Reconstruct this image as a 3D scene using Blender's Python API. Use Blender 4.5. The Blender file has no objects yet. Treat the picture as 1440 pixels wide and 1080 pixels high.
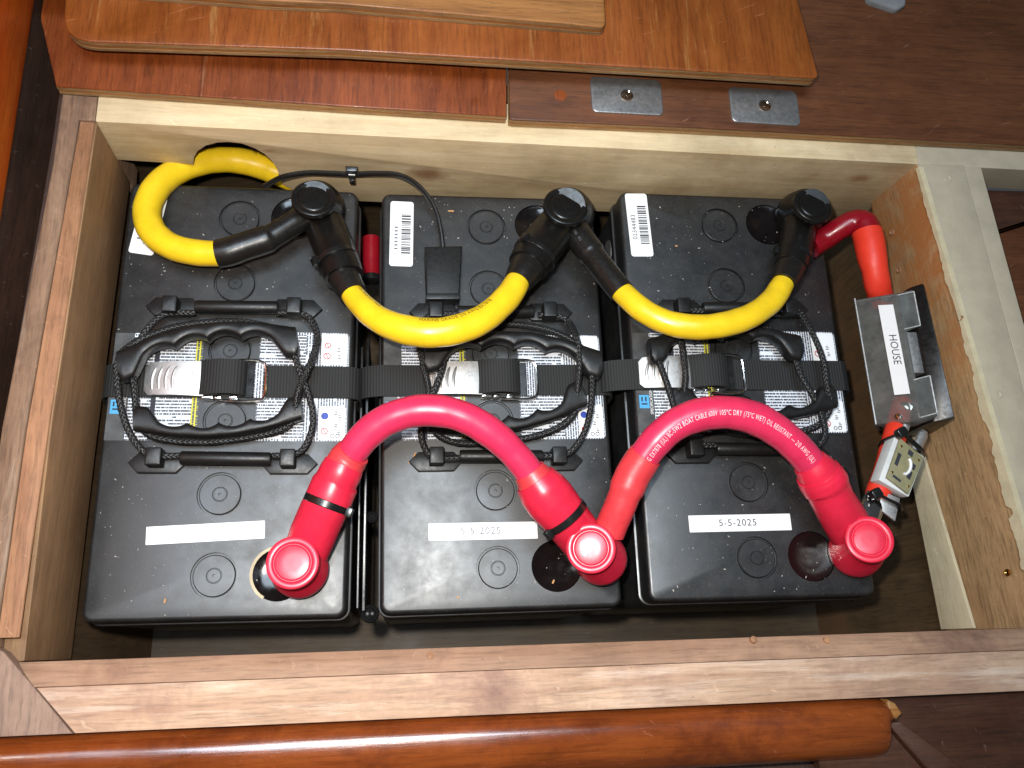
import bpy, bmesh, math, random
from mathutils import Vector, Matrix
random.seed(7)
MM = 0.001
V = Vector
# ------------------------------------------------------------------ camera, light, exposure
scene = bpy.context.scene
COL = scene.collection
CF = 1213.03                                        # focal length in photo pixels
CC = V((-74.95, -189.21, 624.77))                   # camera position, mm
CR = Matrix(((0.9912253459961065, -0.006187814128449119, -0.13203796579473237),
             (-0.03268578552646394, 0.9564084822350423, -0.29019726830792303),
             (0.12807791722001552, 0.2919666523169631, 0.9478140751515607)))
cam_data = bpy.data.cameras.new('camera')
cam = bpy.data.objects.new('camera', cam_data)
COL.objects.link(cam)
cam.matrix_world = Matrix.Translation(CC * MM) @ CR.to_4x4()
cam_data.sensor_width = 36
cam_data.lens = CF / 1440 * 36
cam_data.clip_start = 0.02
cam_data.clip_end = 50
scene.camera = cam

world = bpy.data.worlds.new('World')
scene.world = world
world.use_nodes = True
bg = world.node_tree.nodes['Background']
bg.inputs[0].default_value = (0.80, 0.88, 1.0, 1)
bg.inputs[1].default_value = 0.06

def area(name, loc, target, size, power, color, size_y=None):
    d = bpy.data.lights.new(name, 'AREA')
    d.energy = power; d.size = size; d.color = color
    if size_y:
        d.shape = 'RECTANGLE'; d.size_y = size_y
    o = bpy.data.objects.new(name, d); COL.objects.link(o)
    o.location = loc * MM
    o.rotation_euler = ((target - loc) * MM).to_track_quat('-Z', 'Y').to_euler()
    return o
flash_at = CC + CR @ V((-32, 46, 4))
fl = bpy.data.lights.new('camera_flash', 'SPOT')
fl.energy = 21; fl.shadow_soft_size = 0.011; fl.spot_size = math.radians(104); fl.spot_blend = 1.0; fl.color = (1.0, 0.95, 0.87)
flo = bpy.data.objects.new('camera_flash', fl); COL.objects.link(flo)
flo.location = flash_at * MM
flo.rotation_euler = ((V((-70, -30, 0)) - flash_at) * MM).to_track_quat('-Z', 'Y').to_euler()
area('hatch_daylight', V((-170, 40, 1500)), V((-100, -80, 0)), 0.72, 18.0, (0.70, 0.85, 1.0), 0.40)
scene.view_settings.view_transform = 'Standard'
scene.view_settings.look = 'None'
scene.view_settings.exposure = 0
scene.view_settings.gamma = 1

# ------------------------------------------------------------------ geometry helpers (millimetres)
def ray(px, py):
    return CR @ V(((px - 720) / CF, -(py - 540) / CF, -1.0))
def at(px, py, z):                                   # photo point -> place on the level z
    d = ray(px, py); return CC + d * ((z - CC.z) / d.z)
def at_x(px, py, x):
    d = ray(px, py); return CC + d * ((x - CC.x) / d.x)
def at_y(px, py, y):
    d = ray(px, py); return CC + d * ((y - CC.y) / d.y)
def wid(p, w):                                       # apparent width in photo pixels -> mm at p
    return w * -((p - CC) @ CR).z / CF

ORG = {}
def link(o, parent=None):
    COL.objects.link(o)
    if parent is not None: o.parent = parent
def tag(o, label=None, cat=None, group=None, kind=None):
    if label: o['label'] = label
    if cat: o['category'] = cat
    if group: o['group'] = group
    if kind: o['kind'] = kind
    return o
def thing(name, label, cat, loc, rotz=0, group=None):
    o = bpy.data.objects.new(name, None); COL.objects.link(o)
    o.empty_display_size = 0.02
    o.location = V(loc) * MM; o.rotation_euler = (0, 0, rotz)
    ORG[o.name] = (Matrix.Translation(V(loc)) @ Matrix.Rotation(rotz, 4, 'Z')).inverted()
    return tag(o, label, cat, group)
def finish(name, bm, mat, parent=None, base=None, local=False, sharp=38):
    """bmesh (mm) -> one mesh object; world coordinates become coordinates of the parent thing"""
    if parent is not None:
        M = ORG[parent.name]
    else:
        M = Matrix.Translation(-(V(base) if base is not None else V((0, 0, 0))))
    if not local: bmesh.ops.transform(bm, matrix=M, verts=bm.verts)
    bmesh.ops.scale(bm, vec=(MM, MM, MM), verts=bm.verts)
    bmesh.ops.recalc_face_normals(bm, faces=bm.faces)
    me = bpy.data.meshes.new(name); bm.to_mesh(me); bm.free()
    me.polygons.foreach_set('use_smooth', [True] * len(me.polygons))
    me.set_sharp_from_angle(angle=math.radians(sharp))
    me.materials.append(mat)
    return place(name, me, parent, base)
def place(name, me, parent=None, base=None):
    o = bpy.data.objects.new(name, me); link(o, parent)
    if parent is not None: ORG[o.name] = ORG[parent.name]
    else:
        b = V(base) if base is not None else V((0, 0, 0))
        o.location = b * MM; ORG[o.name] = Matrix.Translation(-b)
    return o
def flat(name, bm, mat, parent, local=False):
    return finish(name, bm, mat, parent, local=local, sharp=30)

def rrect(cx, cy, w, h, r=0.0, n=5, rot=0.0):
    pts = []
    if r <= 0: raw = [(-w/2, -h/2), (w/2, -h/2), (w/2, h/2), (-w/2, h/2)]
    else:
        raw = []
        for sx, sy, a0 in ((1, -1, -90), (1, 1, 0), (-1, 1, 90), (-1, -1, 180)):
            for i in range(n + 1):
                a = math.radians(a0 + 90 * i / n)
                raw.append((sx * (w/2 - r) + r * math.cos(a), sy * (h/2 - r) + r * math.sin(a)))
    c, s = math.cos(rot), math.sin(rot)
    return [(cx + c*x - s*y, cy + s*x + c*y) for x, y in raw]
def round_poly(pts, rads, n=5):
    """rounds the corners of a polygon; rads: one radius or one per corner"""
    out = []; N = len(pts)
    for i, p in enumerate(pts):
        r = rads if not isinstance(rads, (list, tuple)) else rads[i]
        p = V(p); a = (V(pts[i-1]) - p); b = (V(pts[(i+1) % N]) - p)
        if r <= 0: out.append(tuple(p)); continue
        la, lb = a.length, b.length; a = a / la; b = b / lb
        ang = math.acos(max(-1, min(1, a.dot(b))))
        t = min(r / math.tan(ang/2), la*0.49, lb*0.49)
        p0, p1 = p + a*t, p + b*t
        for k in range(n + 1):
            u = k / n
            q = p0*(1-u)**2 + p*2*u*(1-u) + p1*u*u
            out.append(tuple(q))
    return out
def area2(o): return sum(o[i-1][0]*o[i][1] - o[i][0]*o[i-1][1] for i in range(len(o)))
def inset(o, d):
    if d == 0: return list(o)
    N = len(o); res = []
    for i in range(N):
        p = V(o[i][:2]); a = p - V(o[i-1][:2]); b = V(o[(i+1) % N][:2]) - p
        if a.length < 1e-6: a = b
        if b.length < 1e-6: b = a
        a.normalize(); b.normalize()
        na, nb = V((-a.y, a.x)), V((-b.y, b.x))
        m = na + nb
        if m.length < 1e-6: m = na
        m.normalize(); k = max(0.35, m.dot(na))
        q = p + m * (d / k); res.append((q.x, q.y))
    return res
def slab(bm, outline, z0, z1, bev=0.0, seg=3, xf=None, bottom=True, lower=0.0):
    if area2(outline) < 0: outline = outline[::-1]
    f = xf or (lambda x, y, z: V((x, y, z)))
    lev = []
    if lower > 0:
        for k in range(seg, -1, -1):
            a = math.pi/2 * k/seg
            lev.append((z0 + lower*(1-math.sin(a)) if k else z0 + lower, lower*(1-math.cos(a))))
    else: lev.append((z0, 0))
    if bev > 0:
        for k in range(seg + 1):
            a = math.pi/2 * k/seg
            lev.append((z1 - bev + bev*math.sin(a), bev*(1-math.cos(a))))
    else: lev.append((z1, 0))
    rings = [[bm.verts.new(f(x, y, z)) for x, y in inset(outline, d)] for z, d in lev]
    n = len(outline)
    for A, B in zip(rings, rings[1:]):
        for i in range(n): bm.faces.new((A[i-1], A[i], B[i], B[i-1]))
    bm.faces.new(rings[-1])
    if bottom: bm.faces.new(rings[0][::-1])
    return rings
def hexa(bm, bottom, top, bev=0.0):
    """solid between two quads"""
    a = [bm.verts.new(V(p)) for p in bottom]; b = [bm.verts.new(V(p)) for p in top]
    n = len(a)
    fs = [bm.faces.new(a[::-1]), bm.faces.new(b)]
    for i in range(n): fs.append(bm.faces.new((a[i-1], a[i], b[i], b[i-1])))
    if bev:
        bmesh.ops.recalc_face_normals(bm, faces=fs)
        ed = list({e for f in fs for e in f.edges})
        bmesh.ops.bevel(bm, geom=ed, offset=bev, segments=2, affect='EDGES', profile=0.6)
def ngon_prism(bm, ring0, ring1, bev=0.0): hexa(bm, ring0, ring1, bev)
def frame(d, up=V((0, 0, 1))):
    d = d.normalized(); s = d.cross(up)
    if s.length < 1e-4: s = d.cross(V((0, 1, 0)))
    s.normalize(); u = s.cross(d).normalized()
    return d, s, u                                   # forward, right, up
def lathe(bm, prof, c, axis=V((0, 0, 1)), seg=32, cap0=True, cap1=True, sx=1.0):
    d, s, u = frame(V(axis), V((0, 1, 0)))
    rings = []
    for r, h in prof:
        rings.append([bm.verts.new(V(c) + d*h + s*(r*sx*math.cos(2*math.pi*k/seg)) + u*(r*math.sin(2*math.pi*k/seg))) for k in range(seg)])
    for A, B in zip(rings, rings[1:]):
        for i in range(seg): bm.faces.new((A[i-1], A[i], B[i], B[i-1]))
    if cap0: bm.faces.new(rings[0][::-1])
    if cap1: bm.faces.new(rings[-1])
def spline(pts, step=3.0):
    """Catmull-Rom through points (Vector, radius)"""
    P = [(V(p), r) for p, r in pts]
    out = []
    for i in range(len(P)-1):
        p1, r1 = P[i]; p2, r2 = P[i+1]
        p0 = P[i-1][0] if i else p1*2 - p2
        p3 = P[i+2][0] if i+2 < len(P) else p2*2 - p1
        n = max(2, int((p2-p1).length/step))
        for k in range(n):
            t = k/n
            q = 0.5*((2*p1) + (p2-p0)*t + (2*p0-5*p1+4*p2-p3)*t*t + (3*p1-p0-3*p2+p3)*t**3)
            out.append((q, r1+(r2-r1)*t))
    out.append(P[-1]); return out
def tangents(pts):
    n = len(pts)
    return [(pts[min(i+1, n-1)] - pts[max(i-1, 0)]).normalized() for i in range(n)]
def tube(bm, path, seg=16, cap=True, transport=False, flatten=1.0):
    pts = [p for p, r in path]; T = tangents(pts); rings = []
    up = V((0, 0, 1))
    if abs(T[0].z) > .9: up = V((0, 1, 0))
    for (p, r), t in zip(path, T):
        d, s, u = frame(t, up)
        if transport: up = u
        rings.append([bm.verts.new(p + s*(r*math.cos(2*math.pi*k/seg)) + u*(r*flatten*math.sin(2*math.pi*k/seg))) for k in range(seg)])
    for A, B in zip(rings, rings[1:]):
        for i in range(seg): bm.faces.new((A[i-1], A[i], B[i], B[i-1]))
    if cap: bm.faces.new(rings[0][::-1]); bm.faces.new(rings[-1])
def braid(bm, path, R=1.55, r=0.95, pitch=14.0, strands=4):
    pts = [p for p, _ in path]; T = tangents(pts)
    S = [0.0]
    for a, b in zip(pts, pts[1:]): S.append(S[-1] + (b-a).length)
    up = V((0, 0, 1)); fr = []
    for t in T:
        d, s, u = frame(t, up); up = u; fr.append((s, u))
    for hand in (1, -1):
        for k in range(strands):
            sp = []
            for p, s0, (s, u) in zip(pts, S, fr):
                th = hand*2*math.pi*s0/pitch + 2*math.pi*k/strands
                rr = R + 0.4*hand*math.sin(strands*2*math.pi*s0/pitch + (0 if hand > 0 else 0))
                sp.append((p + s*(rr*math.cos(th)) + u*(rr*math.sin(th)), r))
            tube(bm, sp, seg=5, transport=True)
def ring_band(bm, c, axis, r, w, t, seg=28, sq=1.0):
    lathe(bm, [(r, -w/2), (r+t, -w/2), (r+t, w/2), (r, w/2)], c, axis, seg, False, False, sq)
    # inner wall
def text_tris(s, size, align='CENTER', spacing=1.0):
    cu = bpy.data.curves.new('lettering', 'FONT'); cu.body = s; cu.size = size
    cu.align_x = align; cu.align_y = 'CENTER'; cu.resolution_u = 3; cu.space_character = spacing
    o = bpy.data.objects.new('lettering', cu); COL.objects.link(o)
    dg = bpy.context.evaluated_depsgraph_get(); dg.update()
    ev = o.evaluated_get(dg); me = ev.to_mesh()
    vs = [tuple(v.co[:2]) for v in me.vertices]; fs = [tuple(p.vertices) for p in me.polygons]
    ev.to_mesh_clear(); bpy.data.objects.remove(o); bpy.data.curves.remove(cu)
    return vs, fs
def text_flat(bm, s, size, xf, align='CENTER', sx=1.0, spacing=1.0):
    vs, fs = text_tris(s, size, align, spacing)
    vv = [bm.verts.new(xf(x*sx, y)) for x, y in vs]
    for f in fs:
        try: bm.faces.new([vv[i] for i in f])
        except ValueError: pass
def text_tube(bm, s, size, path, s0, ang, sx=1.0, lift=0.15, flip=False, spacing=1.0):
    """lettering printed along a round cable: starts s0 mm along it, at angle ang from its top"""
    vs, fs = text_tris(s, size, 'LEFT', spacing)
    pts = [p for p, _ in path]; T = tangents(pts); S = [0.0]
    for a, b in zip(pts, pts[1:]): S.append(S[-1] + (b-a).length)
    out = []
    for x, y in vs:
        q = s0 + x*sx
        i = 0
        while i < len(S)-2 and S[i+1] < q: i += 1
        t = min(1, max(0, (q-S[i])/(S[i+1]-S[i])))
        p = pts[i].lerp(pts[i+1], t); d, sd, u = frame(T[i].lerp(T[i+1], t))
        r = path[i][1] + lift
        a = ang + y/r
        out.append(bm.verts.new(p + u*(r*math.cos(a)) - sd*(r*math.sin(a))))
    for f in fs:
        try: bm.faces.new([out[i] for i in f])
        except ValueError: pass
def pxpath(rows):                                    # (px, py, z, width px) -> (point, radius)
    out = []
    for x, y, z, w in rows:
        p = at(x, y, z); out.append((p, wid(p, w)/2))
    return out
def cut(path, a, b):
    """the stretch of a sampled path between fractions a and b of its length"""
    pts = [p for p, _ in path]; S = [0.0]
    for p, q in zip(pts, pts[1:]): S.append(S[-1] + (q-p).length)
    L = S[-1]; return [pr for pr, s in zip(path, S) if a*L - 1e-6 <= s <= b*L + 1e-6]

# ------------------------------------------------------------------ materials
def mat_base(name):
    m = bpy.data.materials.new(name); m.use_nodes = True
    nt = m.node_tree; return m, nt, nt.nodes['Principled BSDF']
def N(nt, t, **kw):
    n = nt.nodes.new(t)
    for k, v in kw.items(): setattr(n, k, v)
    return n
def ramp(nt, stops):
    r = N(nt, 'ShaderNodeValToRGB')
    e = r.color_ramp.elements
    while len(e) < len(stops): e.new(0.5)
    for x, (p, c) in zip(e, stops): x.position = p; x.color = (*c, 1)
    return r
def noise(nt, vec, scale, detail=4, rough=0.6, dist=0.0):
    n = N(nt, 'ShaderNodeTexNoise'); n.inputs['Scale'].default_value = scale
    n.inputs['Detail'].default_value = detail; n.inputs['Roughness'].default_value = rough
    n.inputs['Distortion'].default_value = dist
    nt.links.new(vec, n.inputs['Vector']); return n
def mix(nt, fac, a, b, mode='MIX'):
    m = N(nt, 'ShaderNodeMix', data_type='RGBA', blend_type=mode)
    for sock, v in ((m.inputs[0], fac), (m.inputs[6], a), (m.inputs[7], b)):
        if isinstance(v, (int, float)): sock.default_value = v
        elif isinstance(v, tuple): sock.default_value = (*v, 1)
        else: nt.links.new(v, sock)
    return m.outputs[2]
def mapping(nt, scale, coord='Object', loc=(0, 0, 0), rot=(0, 0, 0)):
    tc = N(nt, 'ShaderNodeTexCoord'); mp = N(nt, 'ShaderNodeMapping')
    mp.inputs['Scale'].default_value = scale; mp.inputs['Location'].default_value = loc
    mp.inputs['Rotation'].default_value = rot
    nt.links.new(tc.outputs[coord], mp.inputs[0]); return mp.outputs[0]
def plain(name, col, rough=0.5, metal=0.0, spec=0.5, coat=0.0, var=0.12, vscale=60, bump=0.0, bscale=900, dirt=0.0):
    m, nt, b = mat_base(name)
    vec = mapping(nt, (1, 1, 1))
    n = noise(nt, vec, vscale, 5)
    r = ramp(nt, [(0.3, tuple(c*(1-var) for c in col)), (0.7, tuple(min(1, c*(1+var)) for c in col))])
    nt.links.new(n.outputs[0], r.inputs[0]); outc = r.outputs[0]
    if dirt:
        dn = noise(nt, vec, 420, 4, 0.7); dr = ramp(nt, [(0.60, (0, 0, 0)), (0.72, (dirt,)*3)]); nt.links.new(dn.outputs[0], dr.inputs[0])
        dm = noise(nt, vec, 35, 5, 0.7); dq = ramp(nt, [(0.45, (0.1,)*3), (0.65, (1,)*3)]); nt.links.new(dm.outputs[0], dq.inputs[0])
        outc = mix(nt, mix(nt, 1.0, dr.outputs[0], dq.outputs[0], 'MULTIPLY'), outc, (0.10, 0.075, 0.05))
        sm = noise(nt, vec, 60, 7, 0.7); sq = ramp(nt, [(0.35, (0.86,)*3), (0.6, (1,)*3)]); nt.links.new(sm.outputs[0], sq.inputs[0])
        outc = mix(nt, 1.0, outc, sq.outputs[0], 'MULTIPLY')
    nt.links.new(outc, b.inputs['Base Color'])
    n2 = noise(nt, vec, vscale*2.3, 6)
    rr = ramp(nt, [(0.3, (max(0.02, rough-.08),)*3), (0.7, (min(1, rough+.08),)*3)])
    nt.links.new(n2.outputs[0], rr.inputs[0]); nt.links.new(rr.outputs[0], b.inputs['Roughness'])
    b.inputs['Metallic'].default_value = metal
    b.inputs['Specular IOR Level'].default_value = spec
    b.inputs['Coat Weight'].default_value = coat; b.inputs['Coat Roughness'].default_value = 0.1
    if bump:
        nb = noise(nt, vec, bscale, 3); bp = N(nt, 'ShaderNodeBump')
        bp.inputs['Strength'].default_value = bump; bp.inputs['Distance'].default_value = 0.0004
        nt.links.new(nb.outputs[0], bp.inputs['Height']); nt.links.new(bp.outputs[0], b.inputs['Normal'])
    return m
def wood(name, dark, light, axis='X', fine=420, rough=0.6, coat=0.0, stain=None, stain_at=(0.5, 0.7), pore=0.35,
         stain_scale=9, worn=None, knots=(), spec=0.4, seed=0.0, bump=0.25, mask=None):
    """grain along one axis; stain/worn are real discolourations of the wood"""
    m, nt, b = mat_base(name); L = nt.links
    st = {'X': (0.075, 1, 1), 'Y': (1, 0.075, 1), 'Z': (1, 1, 0.075)}[axis]
    vec = mapping(nt, st, loc=(seed, seed*1.7, seed*0.3))
    iso = mapping(nt, (1, 1, 1), loc=(seed*2, seed, seed))
    g = noise(nt, vec, fine*0.30, 6, 0.65, 0.6)
    col = ramp(nt, [(0.28, dark), (0.72, light)]); L.new(g.outputs[0], col.inputs[0])
    out = col.outputs[0]
    p = noise(nt, vec, fine*1.9, 5, 0.7)
    pr = ramp(nt, [(0.36, (1-pore,)*3), (0.52, (1, 1, 1))]); L.new(p.outputs[0], pr.inputs[0])
    out = mix(nt, 1.0, out, pr.outputs[0], 'MULTIPLY')
    big = noise(nt, iso, 9, 9, 0.68, 0.4)
    br = ramp(nt, [(0.28, (0.66, 0.63, 0.60)), (0.55, (1.0, 1.0, 1.0)), (0.75, (1.16, 1.12, 1.07))]); L.new(big.outputs[0], br.inputs[0])
    out = mix(nt, 1.0, out, br.outputs[0], 'MULTIPLY')
    sc_ = mapping(nt, (1, 1, 1), loc=(seed, 0, 0), rot=(0.2, 0.1, 0.5 + seed)); sv = N(nt, 'ShaderNodeMapping'); sv.inputs['Scale'].default_value = (0.10, 1, 1)
    L.new(sc_, sv.inputs[0]); sm_ = noise(nt, sv.outputs[0], 420, 3, 0.5, 0.8)
    sr_ = ramp(nt, [(0.68, (0, 0, 0)), (0.74, (0.30,)*3)]); L.new(sm_.outputs[0], sr_.inputs[0])      # scratches
    out = mix(nt, sr_.outputs[0], out, tuple(min(1, c*1.5 + .08) for c in light))
    gr_ = noise(nt, iso, 260, 3, 0.6); gg = ramp(nt, [(0.70, (0, 0, 0)), (0.76, (0.6,)*3)]); L.new(gr_.outputs[0], gg.inputs[0])   # dark flecks
    out = mix(nt, gg.outputs[0], out, tuple(c*.35 for c in dark))
    if stain:
        sn = noise(nt, iso, stain_scale, 6, 0.7, 0.3)
        sr = ramp(nt, [(stain_at[0], (0, 0, 0)), (stain_at[1], (1, 1, 1))]); L.new(sn.outputs[0], sr.inputs[0])
        fac = sr.outputs[0]
        if mask:                                     # (axis, from, to) in metres: where along the board the stain lies
            tc = N(nt, 'ShaderNodeTexCoord'); sx = N(nt, 'ShaderNodeSeparateXYZ'); L.new(tc.outputs['Object'], sx.inputs[0])
            mr = N(nt, 'ShaderNodeMapRange'); mr.inputs[1].default_value = mask[1]; mr.inputs[2].default_value = mask[2]
            L.new(sx.outputs['XYZ'.index(mask[0])], mr.inputs[0])
            fac = mix(nt, 1.0, fac, mr.outputs[0], 'MULTIPLY')
        out = mix(nt, fac, out, stain)
    if worn:
        wn = noise(nt, vec, 60, 8, 0.75, 0.2)
        wr = ramp(nt, [(worn[1], (0, 0, 0)), (worn[1]+0.13, (worn[2],)*3)]); L.new(wn.outputs[0], wr.inputs[0])
        out = mix(nt, wr.outputs[0], out, worn[0])
    for (kx, ky, kz, kr, kcol) in knots:
        tc = N(nt, 'ShaderNodeTexCoord'); wv = noise(nt, iso, 90, 3)
        mp = N(nt, 'ShaderNodeMapping'); mp.inputs['Location'].default_value = (-kx*MM/1.7, -ky*MM, -kz*MM); mp.inputs['Scale'].default_value = (1/1.7, 1, 1)
        L.new(tc.outputs['Object'], mp.inputs[0])
        ln = N(nt, 'ShaderNodeVectorMath', operation='LENGTH'); L.new(mp.outputs[0], ln.inputs[0])
        ad = N(nt, 'ShaderNodeMath', operation='MULTIPLY_ADD'); L.new(wv.outputs[0], ad.inputs[0]); ad.inputs[1].default_value = 0.006; L.new(ln.outputs['Value'], ad.inputs[2])
        kr_ = ramp(nt, [(0.0, (0.95,)*3), (min(0.98, kr*0.5*MM*40), (0.75,)*3), (min(0.99, kr*MM*40), (0, 0, 0))])
        sc = N(nt, 'ShaderNodeMath', operation='MULTIPLY'); L.new(ad.outputs[0], sc.inputs[0]); sc.inputs[1].default_value = 40
        L.new(sc.outputs[0], kr_.inputs[0])
        out = mix(nt, kr_.outputs[0], out, kcol)
    L.new(out, b.inputs['Base Color'])
    rr = ramp(nt, [(0.3, (max(.05, rough-.12),)*3), (0.7, (min(1, rough+.1),)*3)]); L.new(big.outputs[0], rr.inputs[0])
    L.new(rr.outputs[0], b.inputs['Roughness'])
    b.inputs['Specular IOR Level'].default_value = spec
    b.inputs['Coat Weight'].default_value = coat; b.inputs['Coat Roughness'].default_value = 0.13
    bp = N(nt, 'ShaderNodeBump'); bp.inputs['Strength'].default_value = bump; bp.inputs['Distance'].default_value = 0.0006
    L.new(p.outputs[0], bp.inputs['Height']); L.new(bp.outputs[0], b.inputs['Normal'])
    return m

M = {}
M['pine'] = wood('pine', (0.52, 0.39, 0.215), (0.7, 0.565, 0.36), 'X', 300, 0.62, stain=(0.40, 0.24, 0.12), stain_at=(0.60, 0.80), stain_scale=14, pore=0.12,
                 knots=[(*(at_y(600, 246, 174) - V((30, -10, -240))), 15, (0.20, 0.085, 0.035)), (*(at_y(379, 212, 176) - V((30, -10, -240))), 7, (0.36, 0.20, 0.07)), (*(at_y(1210, 250, 172) - V((30, -10, -240))), 11, (0.30, 0.14, 0.06))], bump=0.15)
M['ply_edge'] = wood('ply_edge', (0.20, 0.11, 0.05), (0.40, 0.26, 0.12), 'X', 500, 0.6, seed=3.1)
M['mahogany'] = wood('mahogany', (0.135, 0.027, 0.005), (0.27, 0.064, 0.012), 'Y', 330, 0.45, coat=0.15, worn=((0.40, 0.26, 0.13), 0.60, 0.6), pore=0.35, seed=1.3)
M['mahogany_dark'] = wood('mahogany_dark', (0.09, 0.029, 0.009), (0.155, 0.052, 0.017), 'X', 300, 0.55, coat=0.05, worn=((0.22, 0.15, 0.09), 0.63, 0.4), pore=0.35, seed=5.3)
M['board'] = wood('board', (0.19, 0.044, 0.007), (0.32, 0.092, 0.015), 'Y', 300, 0.42, coat=0.2, worn=((0.50, 0.28, 0.09), 0.57, 0.5), pore=0.3, seed=2.2)
M['board_worn'] = wood('board_worn', (0.24, 0.09, 0.02), (0.38, 0.17, 0.046), 'X', 300, 0.5, coat=0.1, worn=((0.55, 0.36, 0.15), 0.56, 0.6), pore=0.35, seed=4.2)
M['varnish'] = wood('varnish', (0.14, 0.027, 0.005), (0.28, 0.066, 0.01), 'X', 220, 0.25, coat=0.9, pore=0.3, seed=6.4, spec=0.5, bump=0.22, stain=(0.075, 0.014, 0.004), stain_at=(0.50, 0.78), stain_scale=22)
M['varnish_up'] = wood('varnish_up', (0.72, 0.095, 0.006), (0.92, 0.21, 0.016), 'Y', 220, 0.3, coat=0.6, pore=0.25, seed=7.7, spec=0.5, bump=0.06)
M['side_grey'] = wood('side_grey', (0.19, 0.105, 0.062), (0.32, 0.2, 0.125), 'Y', 300, 0.7, stain=(0.09, 0.05, 0.035), stain_at=(0.52, 0.75), worn=((0.40, 0.33, 0.26), 0.58, 0.6), seed=8.1)
M['side_red'] = wood('side_red', (0.27, 0.125, 0.062), (0.43, 0.225, 0.115), 'Y', 320, 0.65, stain=(0.16, 0.08, 0.05), stain_at=(0.56, 0.75), worn=((0.50, 0.38, 0.26), 0.60, 0.5), seed=9.4)
M['side_inner'] = wood('side_inner', (0.23, 0.125, 0.06), (0.345, 0.205, 0.105), 'Y', 300, 0.7, pore=0.25, seed=10.7, stain=(0.36, 0.19, 0.09), stain_at=(0.58, 0.8))
M['side_dark'] = wood('side_dark', (0.034, 0.015, 0.010), (0.070, 0.032, 0.019), 'Y', 300, 0.6, seed=11.2)
M['front'] = wood('front', (0.4, 0.235, 0.15), (0.6, 0.41, 0.28), 'X', 260, 0.68, stain=(0.23, 0.13, 0.10), stain_at=(0.50, 0.72), worn=((0.70, 0.56, 0.45), 0.53, 0.65), seed=12.5, pore=0.3)
M['front_inner'] = wood('front_inner', (0.3, 0.17, 0.108), (0.43, 0.27, 0.175), 'X', 260, 0.7, stain=(0.18, 0.10, 0.07), stain_at=(0.55, 0.75), seed=13.5, pore=0.25)
M['corner'] = wood('corner', (0.24, 0.15, 0.11), (0.36, 0.245, 0.18), 'Y', 260, 0.7, seed=14.5, stain=(0.16, 0.08, 0.06), stain_at=(0.5, 0.75))
M['cheek'] = wood('cheek', (0.36, 0.205, 0.09), (0.49, 0.315, 0.155), 'Y', 240, 0.72, stain=(0.36, 0.14, 0.04), stain_at=(0.40, 0.58), stain_scale=24, seed=15.5, pore=0.4, mask=('Y', -0.02, 0.05), worn=((0.30, 0.15, 0.08), 0.53, 0.6), bump=0.5)
M['batten'] = wood('batten', (0.46, 0.38, 0.24), (0.58, 0.50, 0.34), 'Y', 260, 0.7, seed=16.5, pore=0.12)
M['paint'] = plain('paint', (0.44, 0.375, 0.27), 0.55, var=0.10, vscale=50, bump=0.35, bscale=260)
M['paint_edge'] = plain('paint_edge', (0.56, 0.48, 0.31), 0.5, var=0.12, vscale=90, bump=0.3, bscale=400)
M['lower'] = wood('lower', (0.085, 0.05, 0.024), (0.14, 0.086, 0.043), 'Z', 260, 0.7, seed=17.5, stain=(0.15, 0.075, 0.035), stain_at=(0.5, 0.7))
M['floor'] = wood('floor', (0.045, 0.029, 0.014), (0.085, 0.055, 0.028), 'X', 200, 0.6, seed=18.5)
M['bulkhead_shade'] = wood('bulkhead_shade', (0.012, 0.006, 0.004), (0.026, 0.012, 0.007), 'Y', 300, 0.7, seed=21.5, spec=0.1)  # near-black colour carries the shade along the bulkhead's foot
M['panel'] = wood('panel', (0.045, 0.016, 0.008), (0.08, 0.03, 0.014), 'X', 260, 0.5, coat=0.1, seed=19.5, worn=((0.20, 0.13, 0.09), 0.62, 0.4))

def battery_plastic(name, base, rough, dusty):
    m, nt, b = mat_base(name); L = nt.links
    v = mapping(nt, (1, 1, 1))
    n = noise(nt, v, 38, 8, 0.7); r = ramp(nt, [(0.42, (0, 0, 0)), (0.78, (dusty,)*3)]); L.new(n.outputs[0], r.inputs[0])
    sp = noise(nt, v, 900, 2, 0.5); rs = ramp(nt, [(0.62, (0, 0, 0)), (0.70, (0.10,)*3)]); L.new(sp.outputs[0], rs.inputs[0])
    f = mix(nt, 1.0, r.outputs[0], rs.outputs[0], 'ADD')
    out = mix(nt, f, base, (0.30, 0.25, 0.19))
    L.new(out, b.inputs['Base Color'])
    n2 = noise(nt, v, 55, 6, 0.65); rr = ramp(nt, [(0.3, (rough-.07,)*3), (0.7, (rough+.08,)*3)]); L.new(n2.outputs[0], rr.inputs[0])
    L.new(rr.outputs[0], b.inputs['Roughness'])
    b.inputs['Specular IOR Level'].default_value = 0.8
    nb = noise(nt, v, 1500, 3); bp = N(nt, 'ShaderNodeBump'); bp.inputs['Strength'].default_value = 0.05; bp.inputs['Distance'].default_value = 0.0003
    L.new(nb.outputs[0], bp.inputs['Height']); L.new(bp.outputs[0], b.inputs['Normal'])
    return m
M['lid'] = battery_plastic('lid_plastic', (0.0062, 0.0066, 0.0074), 0.43, 0.040)
M['case'] = battery_plastic('case_plastic', (0.007, 0.0073, 0.008), 0.36, 0.05)
M['groove'] = plain('groove', (0.004, 0.004, 0.004), 0.8, spec=0.1)
M['well'] = plain('well_plastic', (0.006, 0.005, 0.005), 0.13, spec=0.3, var=0.3, vscale=80)
M['moulded'] = plain('moulded_black', (0.0075, 0.0072, 0.007), 0.44, spec=0.4, var=0.2, vscale=120, bump=0.2)
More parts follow.
